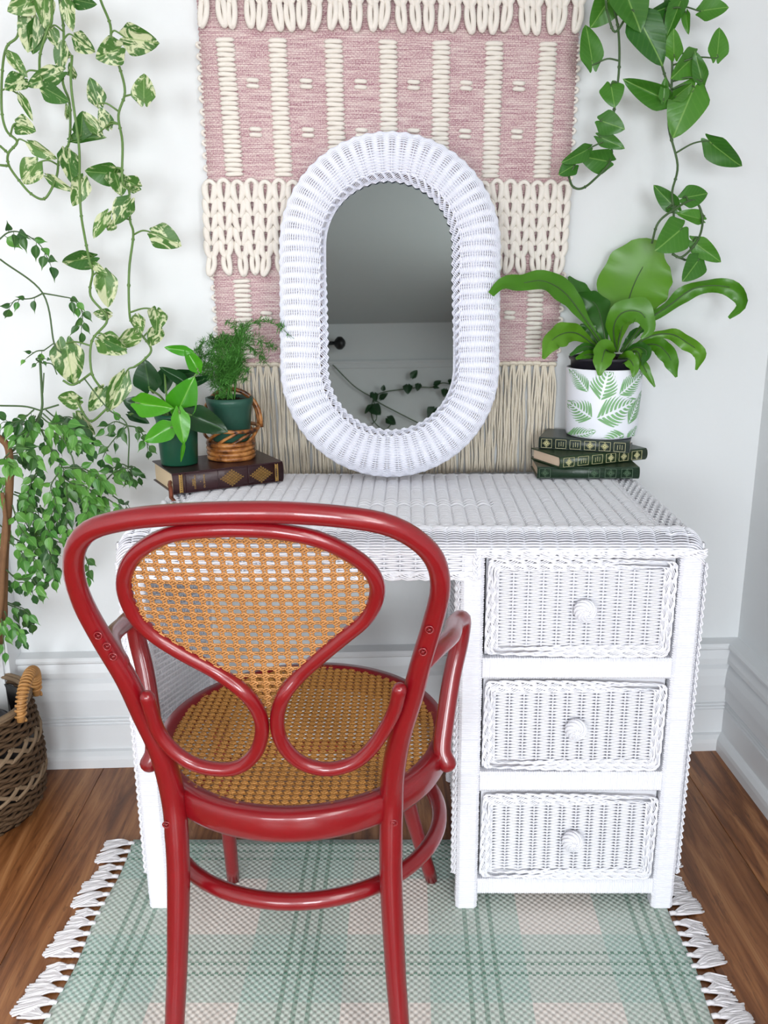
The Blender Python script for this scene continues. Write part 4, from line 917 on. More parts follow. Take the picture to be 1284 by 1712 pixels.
pothos_leaves = zl([(195, 5, 62, 60, .75), (262, -25, 270, 142, .62), (398, 5, 420, 168, .55), (440, -5, 548, 25, .5, 'var2'), (190, 112, 165, 302, .72), (225, 130, 205, 312, .62, 'var2'), (300, 165, 335, 272, .75), (375, 270, 350, 420, .55), (452, 225, 548, 305, .85), (58, 325, 152, 445, .45), (138, 470, 38, 520, .85), (120, 570, 190, 705, .28), (362, 432, 162, 505, .48), (262, 520, 382, 600, .62, 'var2'), (745, 222, 918, 262, .78), (716, 285, 592, 345, .95), (860, 608, 850, 442, .85), (592, 618, 540, 472, .7), (648, 758, 598, 645, .72), (480, 808, 500, 675, .8, 'var2'), (590, 790, 500, 668, .55), (435, 835, 612, 805, .38, 'var2'), (183, 860, 318, 948, .5), (222, 972, 130, 1088, .85), (395, 905, 435, 1062, .62), (288, 1055, 420, 1138, .35), (692, 1035, 522, 1030, .75, 'var2'), (680, 1030, 725, 1155, .8), (828, 1112, 735, 1070, 1.0), (495, 1068, 448, 1218, .65), (772, 1195, 678, 1322, .75), (640, 1275, 558, 1408, .48), (682, 1325, 638, 1372, .85), (915, 1390, 1070, 1452, .85), (100, 735, 190, 770, .85), (415, 330, 330, 290, .6), (440, 460, 415, 380, .5), (400, 700, 400, 620, .4)], Z1, 0, 0) + \
    zl([(555, 250, 372, 290, .55, 'var2'), (545, 290, 632, 348, .42), (620, 348, 650, 536, .66), (655, 590, 565, 588, .75), (820, 602, 842, 698, .62), (935, 565, 940, 672, .85), (940, 670, 902, 778, .75), (820, 688, 698, 800, .58), (600, 745, 738, 808, .8), (395, 765, 425, 1002, .74), (472, 1100, 345, 1098, .85), (615, 1035, 542, 1165, .62), (738, 958, 652, 1168, .5), (460, 1192, 550, 1308, .55), (640, 745, 740, 800, .6, 'var2')], Z1, 0, 360)
hang_vine('variegated_pothos', 'trailing pothos vines with cream variegated leaves hanging beside the wall hanging', pothos_stems, pothos_leaves, 'var', 1.80, M_stem, 0.0024)
Z7 = 354 / 1263.0
z7 = lambda L_: [(930 + a * Z7, b * Z7) for a, b in L_]
heart_stems = [(z7([(330, -160), (335, 0), (370, 180), (375, 400), (350, 620), (326, 800), (325, 955), (222, 1075), (150, 1125), (98, 1112), (75, 1055)]), 0.0),
    (z7([(660, -160), (650, 0), (640, 200), (690, 350), (682, 620), (672, 765), (724, 985), (692, 1140), (700, 1250), (700, 1345), (690, 1500), (770, 1552)]), 0.0),
    (z7([(625, 370), (655, 470), (690, 530)]), -0.01), (z7([(570, 1452), (608, 1330), (700, 1252), (820, 1195), (872, 1300), (845, 1430), (752, 1532), (690, 1515)]), -0.015), (z7([(300, 60), (350, 190), (430, 80)]), -0.01)]
heart_leaves = zl([(330, -30, 228, 152, .85), (215, 388, 192, 148, .58), (325, 505, 348, 618, 1.0), (262, 720, 392, 762, .85), (255, 815, 392, 876, .5), (190, 888, 64, 968, .5), (318, 962, 160, 945, .72), (112, 985, 22, 1030, .95), (400, -80, 500, 170, .75), (478, 90, 634, 352, .62), (668, 40, 542, 92, .55), (755, -20, 655, 200, .4), (775, 75, 780, 188, .4), (705, 340, 690, 192, .75), (860, 68, 1015, 30, .8), (955, 346, 990, 166, .72), (820, 335, 698, 462, .8), (868, 485, 835, 325, .5), (665, 600, 415, 483, .42), (640, 600, 650, 470, .45), (825, 520, 705, 785, .76), (705, 580, 805, 505, .7), (912, 840, 1088, 1004, .55), (715, 1245, 585, 1118, .5), (755, 1182, 910, 1150, .72), (868, 1310, 742, 1266, .5), (750, 1360, 625, 1482, .95), (815, 1440, 975, 1558, .5), (850, 1545, 778, 1664, .85), (660, 1245, 700, 1265, .6)], Z7, 930, 0)
hang_vine('heart_leaf_vine', 'trailing plain green heart leaved vines hanging above the fern', heart_stems, heart_leaves, 'green', 1.88, M_stemd, 0.0024)

# ------------------------------------------------------------------ nursery pot pothos on the brown book
def pot(name, parent, c, rt, rb, h, mat, wall=0.002, rim=0.008, feet=True):
    g = G(); prof = [(0.0005, 0.004), (rb * 0.9, 0.004), (rb * 0.96, 0.0), (rb, 0.003), (rb + (rt - rb) * 0.86, h - rim * 1.8), (rt - 0.0005, h - rim * 1.7), (rt + 0.0015, h - rim), (rt + 0.0022, h), (rt - wall, h), (rt - wall - 0.001, h - 0.012), (0.0005, h - 0.012)]
    lathe(g, prof, 40, c); return make(name, g, mat, parent)
def soil(parent, c, r, seed):
    rr = np.random.default_rng(seed); g = G(); V = [(0, 0, 0.004)]; f = []
    for k, q in enumerate((0.3, 0.55, 0.8, 1.0)):
        for a in np.linspace(0, 2 * pi, 22, endpoint=False): V.append((r * q * math.cos(a), r * q * math.sin(a), rr.uniform(-0.004, 0.005) - (0.004 if q == 1 else 0)))
    T = [[0, 1 + i, 1 + (i + 1) % 22] for i in range(22)]; Q = [[1 + k * 22 + i, 1 + (k + 1) * 22 + i, 1 + (k + 1) * 22 + (i + 1) % 22, 1 + k * 22 + (i + 1) % 22] for k in range(3) for i in range(22)]
    g.add(np.array(V) + np.array(c), T, Q); make('soil', g, M_soil, parent)
Z4 = 300 / 1284.0; z4 = lambda a, b: (200 + a * Z4, 520 + b * Z4)
PC = atz(293, 781, ZB0); PC = np.array([PC[0], PC[1] + 0.036, ZB0 + 0.0003]); PRT = 0.0425
pp = thing('potted_pothos', 'bright green pothos with broad leaves in a green nursery pot on the brown book', 'plant', tuple(PC))
pot('nursery_pot', pp, PC, PRT, 0.0375, 0.106, M_potgreen); soil(pp, PC + np.array([0, 0, 0.095]), PRT - 0.003, 3)
PL4 = [(215, 560, 175, 348, .92, 'dark', .03), (480, 515, 285, 400, .42, 'dark', .03), (400, 455, 560, 440, .45, 'dark', .05), (560, 425, 470, 262, .58, 'bright', 0), (505, 290, 318, 262, .42, 'bright', -.005), (418, 715, 528, 480, .78, 'bright', -.02), (122, 655, 372, 700, .66, 'bright', -.045), (165, 690, 25, 640, .9, 'dark', .0), (388, 822, 172, 935, .62, 'bright', -.065), (425, 712, 462, 955, .54, 'bright', -.07), (460, 945, 438, 1082, .2, 'bright', -.075), (490, 735, 772, 862, .6, 'dark', -.03), (520, 515, 662, 468, .4, 'dark', .03), (70, 740, 210, 800, .5, 'dark', .02), (320, 430, 320, 590, .8, 'dark', .04)]
g = G()
for k, (bx, by, tx, ty, w, kd, dy) in enumerate(PL4):
    b = at(*z4(bx, by), PC[1] + dy); t = at(*z4(tx, ty), PC[1] + dy - 0.012)
    put_leaf(pp, kd, b, t, w, random.uniform(-0.25, 0.25))
    s0 = PC + np.array([random.uniform(-.015, .015), random.uniform(-.015, .015), 0.096])
    if k not in (4, 10): tube(g, cr([s0, (s0 + b) / 2 + np.array([0, 0, 0.012]), b, b + (t - b) * 0.1], 6), 0.0022, 7)
make('leaf_stalk', g, M_stem, pp, kind=None)

# ------------------------------------------------------------------ rattan stand and asparagus fern
RC = atz(381, 772, ZB0); RC = np.array([RC[0], RC[1] + 0.040, ZB0 + 0.0003])
st = thing('rattan_plant_basket', 'scorched brown rattan cane plant basket with coiled base on the brown book', 'basket', tuple(RC))
an = np.linspace(0, 2 * pi, 48, endpoint=False)
for k in range(4):
    g = G(); R = 0.0465 + 0.0006 * (k % 2); tube(g, np.stack([RC[0] + R * np.cos(an), RC[1] + R * np.sin(an), RC[2] + 0.0052 + k * 0.0098 + 0.0006 * np.sin(an * 2 + k)], 1), 0.0052 + 0.0006 * np.sin(an * 3 + k * 2) ** 8, 8, closed=True, hint=(0, 0, 1)); make('coil_ring', g, M_rattan, st)
ZR = RC[2] + 0.066
g = G(); tube(g, np.stack([RC[0] + 0.060 * np.cos(an), RC[1] + 0.056 * np.sin(an), ZR + 0.002 * np.sin(an * 2)], 1), 0.0042, 8, closed=True, hint=(0, 0, 1)); make('rim_ring', g, M_rattan, st)
for k in range(9):
    a0 = k * 2 * pi / 9; t = np.linspace(0, 1, 10); rad = 0.045 + 0.014 * t; g = G()
    tube(g, np.stack([RC[0] + rad * np.cos(a0 + t * 1.1), RC[1] + rad * np.sin(a0 + t * 1.1), RC[2] + 0.034 + (ZR - RC[2] - 0.034) * t], 1), 0.0034, 7); make('basket_cane', g, M_rattan, st)
g = G(); t = np.linspace(0, pi, 24); tube(g, np.stack([RC[0] + 0.062 * np.cos(t), np.full(24, RC[1] + 0.028), ZR - 0.004 + 0.082 * np.sin(t) ** 0.8], 1), 0.0046, 8); tube(g, np.stack([RC[0] + 0.056 * np.cos(t), np.full(24, RC[1] + 0.034), ZR - 0.004 + 0.080 * np.sin(t) ** 0.8], 1), 0.0040, 8); make('handle', g, M_rattan, st)
g = G()
lathe(g, [(0.0005, RC[2] + 0.034), (0.044, RC[2] + 0.034), (0.044, RC[2] + 0.038), (0.0005, RC[2] + 0.038)], 24, (RC[0], RC[1], 0)); make('basket_floor', g, M_rattan, st)
AC = np.array([RC[0] + 0.002, RC[1], RC[2] + 0.0385])
af = thing('asparagus_fern', 'feathery asparagus fern in a grey green nursery pot standing in the rattan basket', 'plant', tuple(AC))
AH = 0.092; pot('nursery_pot', af, AC, 0.0475, 0.0385, AH, M_potgreen2, rim=0.01); soil(af, AC + np.array([0, 0, AH - 0.006]), 0.044, 5)
def frond(parent, P, wmax, n, rr):
    P = cr(P, 8); P = resample(P, 40); g = G(); tube(g, P, np.linspace(0.0011, 0.0004, 40), 4)
    T = np.gradient(P, axis=0); T /= np.linalg.norm(T, axis=1)[:, None]; V, f = [], []
    for k in range(n):
        q = rr.uniform(0.22, 1.0); i = min(39, int(q * 39)); w = wmax * math.sin(pi * min(1, (q - 0.15) / 0.85) ** 0.8) * rr.uniform(0.6, 1.0) + 0.006
        side = np.cross(T[i], np.array([0, -0.35, 1.0])); side /= np.linalg.norm(side) + 1e-9; sg = 1 if k % 2 else -1
        dv = side * sg + T[i] * rr.uniform(0.4, 1.0) + np.array([rr.gauss(0, .2), rr.gauss(0, .2), rr.gauss(0, .18)]); dv /= np.linalg.norm(dv); e = P[i] + dv * w
        tube(g, [P[i], (P[i] + e) / 2, e], [0.0005, 0.0005, 0.0003], 3, caps=False)
        for m in range(7):
            c = P[i] + dv * w * (m + 1) / 7.5; d2 = dv * 0.7 + np.array([rr.gauss(0, .7), rr.gauss(0, .7), rr.gauss(0, .7)]); d2 /= np.linalg.norm(d2); e2 = c + d2 * rr.uniform(0.007, 0.013)
            s_ = np.cross(d2, [0.3, 0.5, 0.8]); s_ /= np.linalg.norm(s_); h = len(V); V += [c - s_ * 0.0009, c + s_ * 0.0009, e2 + s_ * 0.0003, e2 - s_ * 0.0003]; f.append([h, h + 1, h + 2, h + 3])
    g.add(V, f); return make('frond', g, M_aspar, parent, smooth=False, kind='stuff')
rr = random.Random(4); s0 = AC + np.array([0, 0, AH - 0.004])
FR = [[(560, 330), (600, 220)], [(700, 300), (590, 205)], [(760, 260), (640, 180)], [(800, 230), (720, 165)], [(820, 250), (880, 140), (760, 70)], [(800, 260), (900, 120), (880, 80)], [(860, 230), (940, 90), (1100, 90), (1250, 200)], [(840, 270), (920, 190), (1130, 270)], [(830, 300), (930, 250), (1050, 380)], [(760, 380), (680, 300), (580, 330)], [(740, 420), (640, 380), (590, 420)], [(720, 480), (690, 420), (620, 470)], [(760, 420), (850, 350), (910, 440)], [(740, 460), (800, 400), (900, 500)], [(700, 520), (720, 440), (715, 620)], [(780, 330), (740, 230), (660, 270)], [(790, 300), (820, 200), (700, 220)], [(760, 380), (800, 300), (860, 310)]]
for k, fr in enumerate(FR):
    dy = rr.uniform(-0.05, 0.03); P = [s0 + np.array([rr.uniform(-.012, .012), rr.uniform(-.01, .01), 0])]
    for q, (a, b) in enumerate(fr): P.append(at(*z4(a, b), RC[1] + dy * (q + 1) / len(fr)))
    if len(P) == 2: P.insert(1, (P[0] + P[1]) / 2)
    frond(af, P, 0.030, 54, rr)

# ------------------------------------------------------------------ leaf print pot and bird's nest fern
WP = np.array([0, 0, 0.0]); q = atz(1004, 733, ZB3); WR, WRB, WH = 0.0835, 0.0790, 0.150
WP = at(1004, 728, 1.925); WP = np.array([WP[0], 1.925, ZB3 + 0.0003])
wp = thing('leaf_print_pot', 'white plant pot printed with green leaves standing on the green book stack', 'pot', tuple(WP))
g = G(); lathe(g, [(0.0005, 0.0), (WRB - 0.008, 0.0), (WRB - 0.002, 0.003), (WRB, 0.010), (WR, WH - 0.002), (WR - 0.001, WH), (WR - 0.004, WH), (WRB - 0.004, 0.006), (0.0005, 0.006)], 64, WP); make('pot_body', g, M_potwhite, wp)
def onpot(zx, zy):                     # print drawn on the unrolled pot
    sx = max(-0.985, min(0.985, (zx - 650) / 560.0)); a = math.asin(sx); z = (1190 - zy) / 890.0 * WH; r = WRB + (WR - WRB) * z / WH + 0.0005; return a, z, r
def leafprint(bx, by, tx, ty, hw, n=8, flip=False):
    ax = np.array([tx - bx, ty - by], float); L = np.linalg.norm(ax); ax /= L; nx = np.array([-ax[1], ax[0]]); V, f = [], []
    env = lambda t: 1.15 * hw * math.sin(pi * min(1, max(0, t)) ** 0.75) ** 0.8
    for sd in (-1, 1):
        for k in range(n):
            t0 = 0.03 + 0.92 * k / n; t1 = min(1.0, t0 + 0.30); wd = 0.92 / n * 0.74 * L; pts = []
            for q in np.linspace(0.05, 1, 7):
                t = t0 + (t1 - t0) * q ** 1.3; e = env(t) * 0.96 * q ** 0.8; ww = wd * 0.5 * (0.35 + 0.65 * math.sin(pi * min(0.98, q * 0.8 + 0.15)))
                base = np.array([bx, by]) + ax * t * L + nx * sd * max(e, hw * 0.05); pts.append((base - ax * ww, base + ax * ww))
            for a, b in pts:
                for p_ in (a, b):
                    an_, z, r = onpot(*p_); z = max(0.004, min(WH - 0.0025, z)); V.append((WP[0] + r * math.sin(an_), WP[1] - r * math.cos(an_), WP[2] + z))
            h = len(V) - 14
            for q in range(6): f.append([h + 2 * q, h + 2 * q + 1, h + 2 * q + 3, h + 2 * q + 2])
    g = G(); g.add(V, f); make('leaf_print', g, M_print, wp, smooth=True)
for a in ((500, 672, 600, 250, 175, 8), (762, 605, 1170, 330, 120, 10), (330, 580, 110, 300, 85, 10), (460, 915, 1055, 685, 175, 9), (395, 905, 90, 740, 140, 8), (950, 995, 1180, 590, 100, 10), (900, 1120, 470, 1260, 110, 8), (90, 1190, 455, 1070, 90, 9), (960, 1215, 1130, 1040, 70, 7)): leafprint(*a)
NP = WP + np.array([0, 0, 0.0075]); NH = 0.165
nf = thing('nest_fern', "bird's nest fern with wavy strap fronds growing in the leaf print pot", 'plant', tuple(NP))
pot('nursery_pot', nf, NP, 0.0765, 0.062, NH, M_black, rim=0.004); soil(nf, NP + np.array([0, 0, NH - 0.007]), 0.073, 9)
Z8 = 484 / 1284.0; z8 = lambda a, b: (800 + a * Z8, 400 + b * Z8)
def strapfrond(pts, wid, dys, mat, wave=0.15, roll=0.0, tipw=0.12, fold=0.25):
    m = len(pts); P = np.array([at(*z8(a, b), WP[1] + dy) for (a, b), dy in zip(pts, dys)]); Cc = resample(cr(P, 8), 34)
    T = np.gradient(Cc, axis=0); T /= np.linalg.norm(T, axis=1)[:, None]; W = np.interp(np.linspace(0, 1, 34), np.linspace(0, 1, len(wid)), wid) * Z8 / F * 1.95
    V, f = [], []; nc = 8; phs = random.uniform(0, 6); W = W * (1 + (0.025 if max(wid) > 200 else 0.06) * np.sin(np.arange(34) * 1.0 + phs))
    for i in range(34):
        N = CAMP - Cc[i]; N /= np.linalg.norm(N); N = N - T[i] * N.dot(T[i]); N /= np.linalg.norm(N); S = np.cross(T[i], N)
        ca, sa = math.cos(roll), math.sin(roll); S2 = S * ca + N * sa; N2 = N * ca - S * sa
        for c in range(nc + 1):
            u = c / nc * 2 - 1; V.append(Cc[i] + S2 * u * W[i] / 2 + N2 * (fold * abs(u) * W[i] / 2 + wave * W[i] / 2 * abs(u) ** 2 * math.sin(i * 0.75 + phs + (1.7 if u > 0 else 0))))
    n = nc + 1; i = (np.arange(33)[:, None] * n + np.arange(nc)[None]).ravel(); g = G(); g.add(V, np.stack([i, i + 1, i + 1 + n, i + n], 1))
    rb = G(); tube(rb, Cc[:26] + 0.0004 * (CAMP - Cc[:26]) / 1.9, np.linspace(0.0022, 0.0009, 26), 6)
    o = make('frond', g, mat, nf); make('midrib', rb, M_stemd, o)
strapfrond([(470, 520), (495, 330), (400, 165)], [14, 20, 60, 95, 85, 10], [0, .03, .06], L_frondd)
strapfrond([(610, 500), (650, 330), (690, 200), (760, 70), (812, 15)], [18, 26, 60, 220, 300, 305, 285, 210, 20], [0, .02, .035, .03, .02], L_frond, 0.05, 0.1, fold=0.08)
strapfrond([(560, 480), (470, 350), (380, 235), (285, 185), (190, 195), (105, 200), (55, 245)], [16, 24, 50, 95, 88, 75, 60, 30], [0, -.01, -.03, -.06, -.08, -.10, -.11], L_frond, 0.2, -0.3)
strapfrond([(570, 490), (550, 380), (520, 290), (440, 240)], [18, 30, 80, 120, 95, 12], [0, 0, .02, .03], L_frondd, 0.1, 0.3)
strapfrond([(610, 500), (600, 390), (640, 325), (720, 325), (755, 400), (720, 440)], [16, 30, 70, 95, 110, 60, 10], [0, -.03, -.05, -.06, -.07, -.07], L_frond, 0.15, 0.2)
strapfrond([(640, 500), (740, 370), (850, 290), (950, 220), (1050, 205), (1140, 225), (1170, 290), (1110, 350)], [14, 18, 30, 60, 66, 60, 70, 60, 12], [0, -.01, -.01, -.02, -.03, -.04, -.05, -.05], L_frond, 0.45, -0.35)
strapfrond([(650, 505), (750, 435), (850, 420), (920, 455), (985, 510), (965, 580)], [12, 16, 30, 52, 66, 55, 10], [0, -.02, -.03, -.05, -.06, -.07], L_frond, 0.3, -0.3)
strapfrond([(660, 505), (770, 465), (840, 510), (878, 612)], [12, 20, 60, 78, 62, 10], [0, -.03, -.06, -.08], L_frond, 0.2, -0.2)
strapfrond([(540, 490), (430, 415), (335, 440), (285, 530)], [14, 24, 60, 95, 100, 70, 12], [0, -.02, -.05, -.07], L_frond, 0.15, 0.3)
strapfrond([(590, 520), (565, 490), (550, 530), (535, 605)], [20, 60, 92, 80, 12], [-.02, -.06, -.085, -.092], L_frond, 0.1, 0.1)
strapfrond([(640, 520), (700, 495), (725, 550), (782, 655)], [12, 18, 40, 36, 8], [0, -.04, -.07, -.085], L_frond, 0.2, 0.2)
strapfrond([(620, 530), (665, 530), (690, 570), (685, 612)], [16, 40, 64, 50, 10], [-.02, -.07, -.088, -.092], L_frond, 0.15, 0.1)
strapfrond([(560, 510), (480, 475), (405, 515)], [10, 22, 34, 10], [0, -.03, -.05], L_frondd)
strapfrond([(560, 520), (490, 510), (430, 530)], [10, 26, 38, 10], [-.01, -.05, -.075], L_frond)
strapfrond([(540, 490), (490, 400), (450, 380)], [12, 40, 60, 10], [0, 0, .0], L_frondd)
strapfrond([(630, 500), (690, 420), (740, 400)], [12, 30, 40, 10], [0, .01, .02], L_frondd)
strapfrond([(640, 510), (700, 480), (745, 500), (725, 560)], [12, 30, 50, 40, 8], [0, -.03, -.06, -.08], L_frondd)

# ------------------------------------------------------------------ woven floor basket
BC = np.array([-1.005, 1.735, 0.0]); BH = 0.268
bk = thing('seagrass_basket', 'brown woven seagrass floor basket with open knotted bands and loop handle', 'basket', tuple(BC))
def brad(z): return float(np.interp(z, [0, 0.03, 0.12, 0.2, BH], [0.142, 0.160, 0.168, 0.162, 0.152]))
g = G(); g2 = G(); z = 0.006; row = 0; nst = 44; n = nst * 4; an = np.arange(n) / n * 2 * pi
while z < BH - 0.006:
    inb = (0.075 < z < 0.105) or (0.165 < z < 0.195)
    if not inb:
        off = 0.0035 * np.cos(np.arange(n) / 4 * pi) * (1 if row % 2 else -1); R = brad(z) + off; er = np.stack([np.cos(an), np.sin(an), np.zeros(n)], 1)
        P = np.stack([BC[0] + R * np.cos(an), BC[1] + R * np.sin(an), z + 0.0018 * np.sin(an * 22 + row)], 1)
        strands(g, P[None], np.array([0, 0, 0.0042]), er[None] * 0.0042, 6, True)
    z += 0.0078; row += 1
make('basket_weave', g, M_seagrass, bk, kind='stuff')
for zb0 in (0.075, 0.165):
    for k in range(nst // 2):
        a0 = k * 2 * pi / (nst // 2)
        for sg in (-1, 1):
            for pl in (-1, 1):
                t = np.linspace(0, 1, 9); aa = a0 + sg * (t - 0.5) * 0.34 + pl * 0.016; zz = zb0 + 0.032 * t; R = np.array([brad(q_) for q_ in zz]) + 0.006 * np.sin(t * pi) * (1 if sg > 0 else 0.4)
                tube(g2, np.stack([BC[0] + R * np.cos(aa), BC[1] + R * np.sin(aa), zz], 1), 0.0036, 6)
make('knotted_band', g2, M_seagrass2, bk, kind='stuff')
g = G(); an = np.linspace(0, 2 * pi, 60, endpoint=False); 
for dz, dr in ((0, 0), (0.007, 0.003), (0.004, -0.005)): tube(g, np.stack([BC[0] + (0.152 + dr) * np.cos(an), BC[1] + (0.152 + dr) * np.sin(an), np.full(60, BH - 0.006 + dz)], 1), 0.0052, 8, closed=True, hint=(0, 0, 1))
make('rim', g, M_seagrass2, bk)
for k in range(40):
    a = k * 2 * pi / 40; e = np.array([math.cos(a), math.sin(a), 0]); t = np.linspace(0, 2 * pi, 10, endpoint=False); c = BC + e * 0.152 + np.array([0, 0, BH - 0.002])
for hb in (math.radians(8), math.radians(188)):
    g = G(); t = np.linspace(0, pi, 40); w = 0.062; hgt = 0.082; e = np.array([math.cos(hb), math.sin(hb), 0]); tn = np.array([-math.sin(hb), math.cos(hb), 0])
    P = BC + e * (0.156 + 0.0) + np.outer(np.cos(t) * w, tn) + np.outer(np.sin(t) * 0.010, e) + np.outer(BH - 0.02 + hgt * np.sin(t) ** 0.7, [0, 0, 1])
    tube(g, P, 0.0085, 8); T, A, B = frames(P); tt = np.linspace(0, 1, 600); idx = tt * 39; i0 = np.minimum(idx.astype(int), 38); fr_ = (idx - i0)[:, None]
    lerp = lambda Q: Q[i0] * (1 - fr_) + Q[i0 + 1] * fr_
    ph = tt * 2 * pi * 26; H_ = lerp(P) + lerp(A) * (0.0102 * np.cos(ph))[:, None] + lerp(B) * (0.0102 * np.sin(ph))[:, None]; tube(g, H_, 0.0030, 6); make('handle', g, M_handle, bk)
g = G(); lathe(g, [(0.0005, 0.004), (0.150, 0.004), (0.158, 0.03), (0.160, 0.10), (0.156, 0.19), (0.146, 0.25), (0.144, 0.25), (0.152, 0.19), (0.155, 0.10), (0.0005, 0.010)], 40, BC); make('liner', g, M_blackmetal, bk)

# ------------------------------------------------------------------ leafy indoor tree standing in the basket
tr = thing('leafy_indoor_tree', 'bushy indoor tree with many small pointed green leaflets growing from the seagrass basket', 'plant', (BC[0] + 0.02, BC[1], 0.012))
g = G(); lathe(g, [(0.0005, 0.0), (0.095, 0.0), (0.11, 0.18), (0.114, 0.19), (0.106, 0.19), (0.104, 0.165), (0.0005, 0.165)], 32, (BC[0], BC[1], 0.0125)); make('nursery_pot', g, M_black, tr)
soil(tr, (BC[0], BC[1], 0.18), 0.104, 12)
Z3 = 330 / 1284.0; z3 = lambda a, b: (a * Z3, 680 + b * Z3); z2p = lambda a, b: (a * Z1, 360 + b * Z1)
g = G(); tp = [np.array([BC[0] + 0.03, BC[1] + 0.01, 0.18]), at(0, 1060, 1.74), at(5, 1000, 1.74), at(*z3(30, 940), 1.74), at(*z3(55, 640), 1.74), at(*z3(65, 400), 1.74), at(*z3(50, 260), 1.74), at(*z3(-20, 190), 1.73)]
P = cr(tp, 8); tube(g, P, np.linspace(0.011, 0.0065, len(P)), 9)
P = cr([np.array([BC[0] + 0.04, BC[1] - 0.01, 0.18]), at(*z3(-10, 1400), 1.72), at(*z3(20, 1040), 1.72), at(*z3(40, 800), 1.72), at(*z3(15, 560), 1.72)], 8); tube(g, P, np.linspace(0.007, 0.004, len(P)), 8)
make('trunk', g, M_bark, tr)
gs = G(); gfar = G(); NLEAF = 0
def twig(pts, fn, Y, n, size, kind='doll', r=0.0012, start=0.15, droop=0.5, far=False):
    global NLEAF
    P = np.array([at(*fn(a, b), Y + 0.01 * math.sin(i * 2.1)) for i, (a, b) in enumerate(pts)]); P = resample(cr(P, 6), 40) if len(pts) > 1 else P
    tube(gs, P, np.linspace(r * 1.4, r * 0.7, 40), 5)
    T = np.gradient(P, axis=0); T /= np.linalg.norm(T, axis=1)[:, None]
    for k in range(n):
        q = start + (1 - start) * k / max(1, n - 1); i = min(39, int(q * 39)); sg = (1 if k % 2 else -1)
        side = np.cross(T[i], np.array([0, -1.0, 0])); L = size * random.uniform(0.75, 1.2) * Z1 / F * 1.75
        dv = side * sg * random.uniform(0.5, 1.0) + T[i] * 0.45 + np.array([0, random.uniform(-.6, .2), -droop * random.uniform(0.5, 1.5)])
        if k == n - 1: dv = T[i] + np.array([0, 0, -droop])
        dv /= np.linalg.norm(dv); b = P[i] + dv * 0.006; tube(gs, [P[i], b + dv * 0.003], 0.0006, 4, caps=False)
        NLEAF += 1
        if not far: put_leaf(tr, random.choice([kind, kind, 'doll']), b, b + dv * L, random.uniform(0.46, 0.64), random.uniform(-0.7, 0.7), name='leaflet')
        else:
            N = CAMP - b + np.array([random.uniform(-1, 1), 0, random.uniform(-.6, 1.2)]); N = N - dv * N.dot(dv); N /= np.linalg.norm(N); X = np.cross(dv, N); h = L * 0.27
            gfar.add([b, b + dv * L * .25 + X * h * .8 + N * h * .2, b + dv * L * .25, b + dv * L * .25 - X * h * .8 + N * h * .2, b + dv * L * .55 + X * h * .75 + N * h * .2, b + dv * L * .55, b + dv * L * .55 - X * h * .75 + N * h * .2, b + dv * L * .8, b + dv * L - N * h * .4], [[0, 2, 1], [0, 3, 2], [4, 5, 7], [5, 6, 7], [7, 8, 5]], [[1, 2, 5, 4], [2, 3, 6, 5]])
# open twigs above
def stem(pts, fn, Y, r):
    P = cr([at(*fn(a, b), Y) for a, b in pts], 8); tube(gs, P, r, 6)
stem([(0, 262), (255, 465), (322, 760), (365, 820)], z2p, 1.76, 0.0018)
stem([(240, 880), (250, 1060), (250, 1150), (225, 1230), (150, 1330), (60, 1420)], z2p, 1.75, 0.0026)
stem([(250, 1160), (350, 1130)], z2p, 1.75, 0.0018); stem([(0, 1135), (150, 1140), (245, 1165)], z2p, 1.75, 0.0018); stem([(255, 1180), (330, 1260), (430, 1440), (445, 1569)], z2p, 1.74, 0.0016)
stem([(262, 940), (255, 1060)], z2p, 1.75, 0.0014); stem([(500, 970), (640, 1150), (760, 1255), (765, 1500)], z2p, 1.74, 0.0015); stem([(325, 760), (262, 806)], z2p, 1.76, 0.0012); stem([(240, 880), (310, 888), (340, 950)], z2p, 1.75, 0.0012)
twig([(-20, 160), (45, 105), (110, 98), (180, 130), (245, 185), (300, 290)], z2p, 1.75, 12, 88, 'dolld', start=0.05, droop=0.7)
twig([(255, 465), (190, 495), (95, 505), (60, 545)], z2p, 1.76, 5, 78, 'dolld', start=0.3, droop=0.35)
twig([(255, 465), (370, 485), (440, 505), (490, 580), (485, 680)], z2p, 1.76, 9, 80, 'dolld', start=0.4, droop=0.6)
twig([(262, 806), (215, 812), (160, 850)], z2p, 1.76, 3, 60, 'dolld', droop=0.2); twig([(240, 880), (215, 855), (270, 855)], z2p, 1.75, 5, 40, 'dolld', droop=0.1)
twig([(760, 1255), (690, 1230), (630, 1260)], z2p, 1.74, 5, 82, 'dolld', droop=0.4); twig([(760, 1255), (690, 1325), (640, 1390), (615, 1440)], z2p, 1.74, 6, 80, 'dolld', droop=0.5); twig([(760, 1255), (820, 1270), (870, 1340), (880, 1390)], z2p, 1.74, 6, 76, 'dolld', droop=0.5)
twig([(765, 1500), (720, 1485), (640, 1530)], z2p, 1.74, 5, 90, 'doll'); twig([(765, 1500), (790, 1500), (780, 1560)], z2p, 1.74, 3, 70, 'doll')
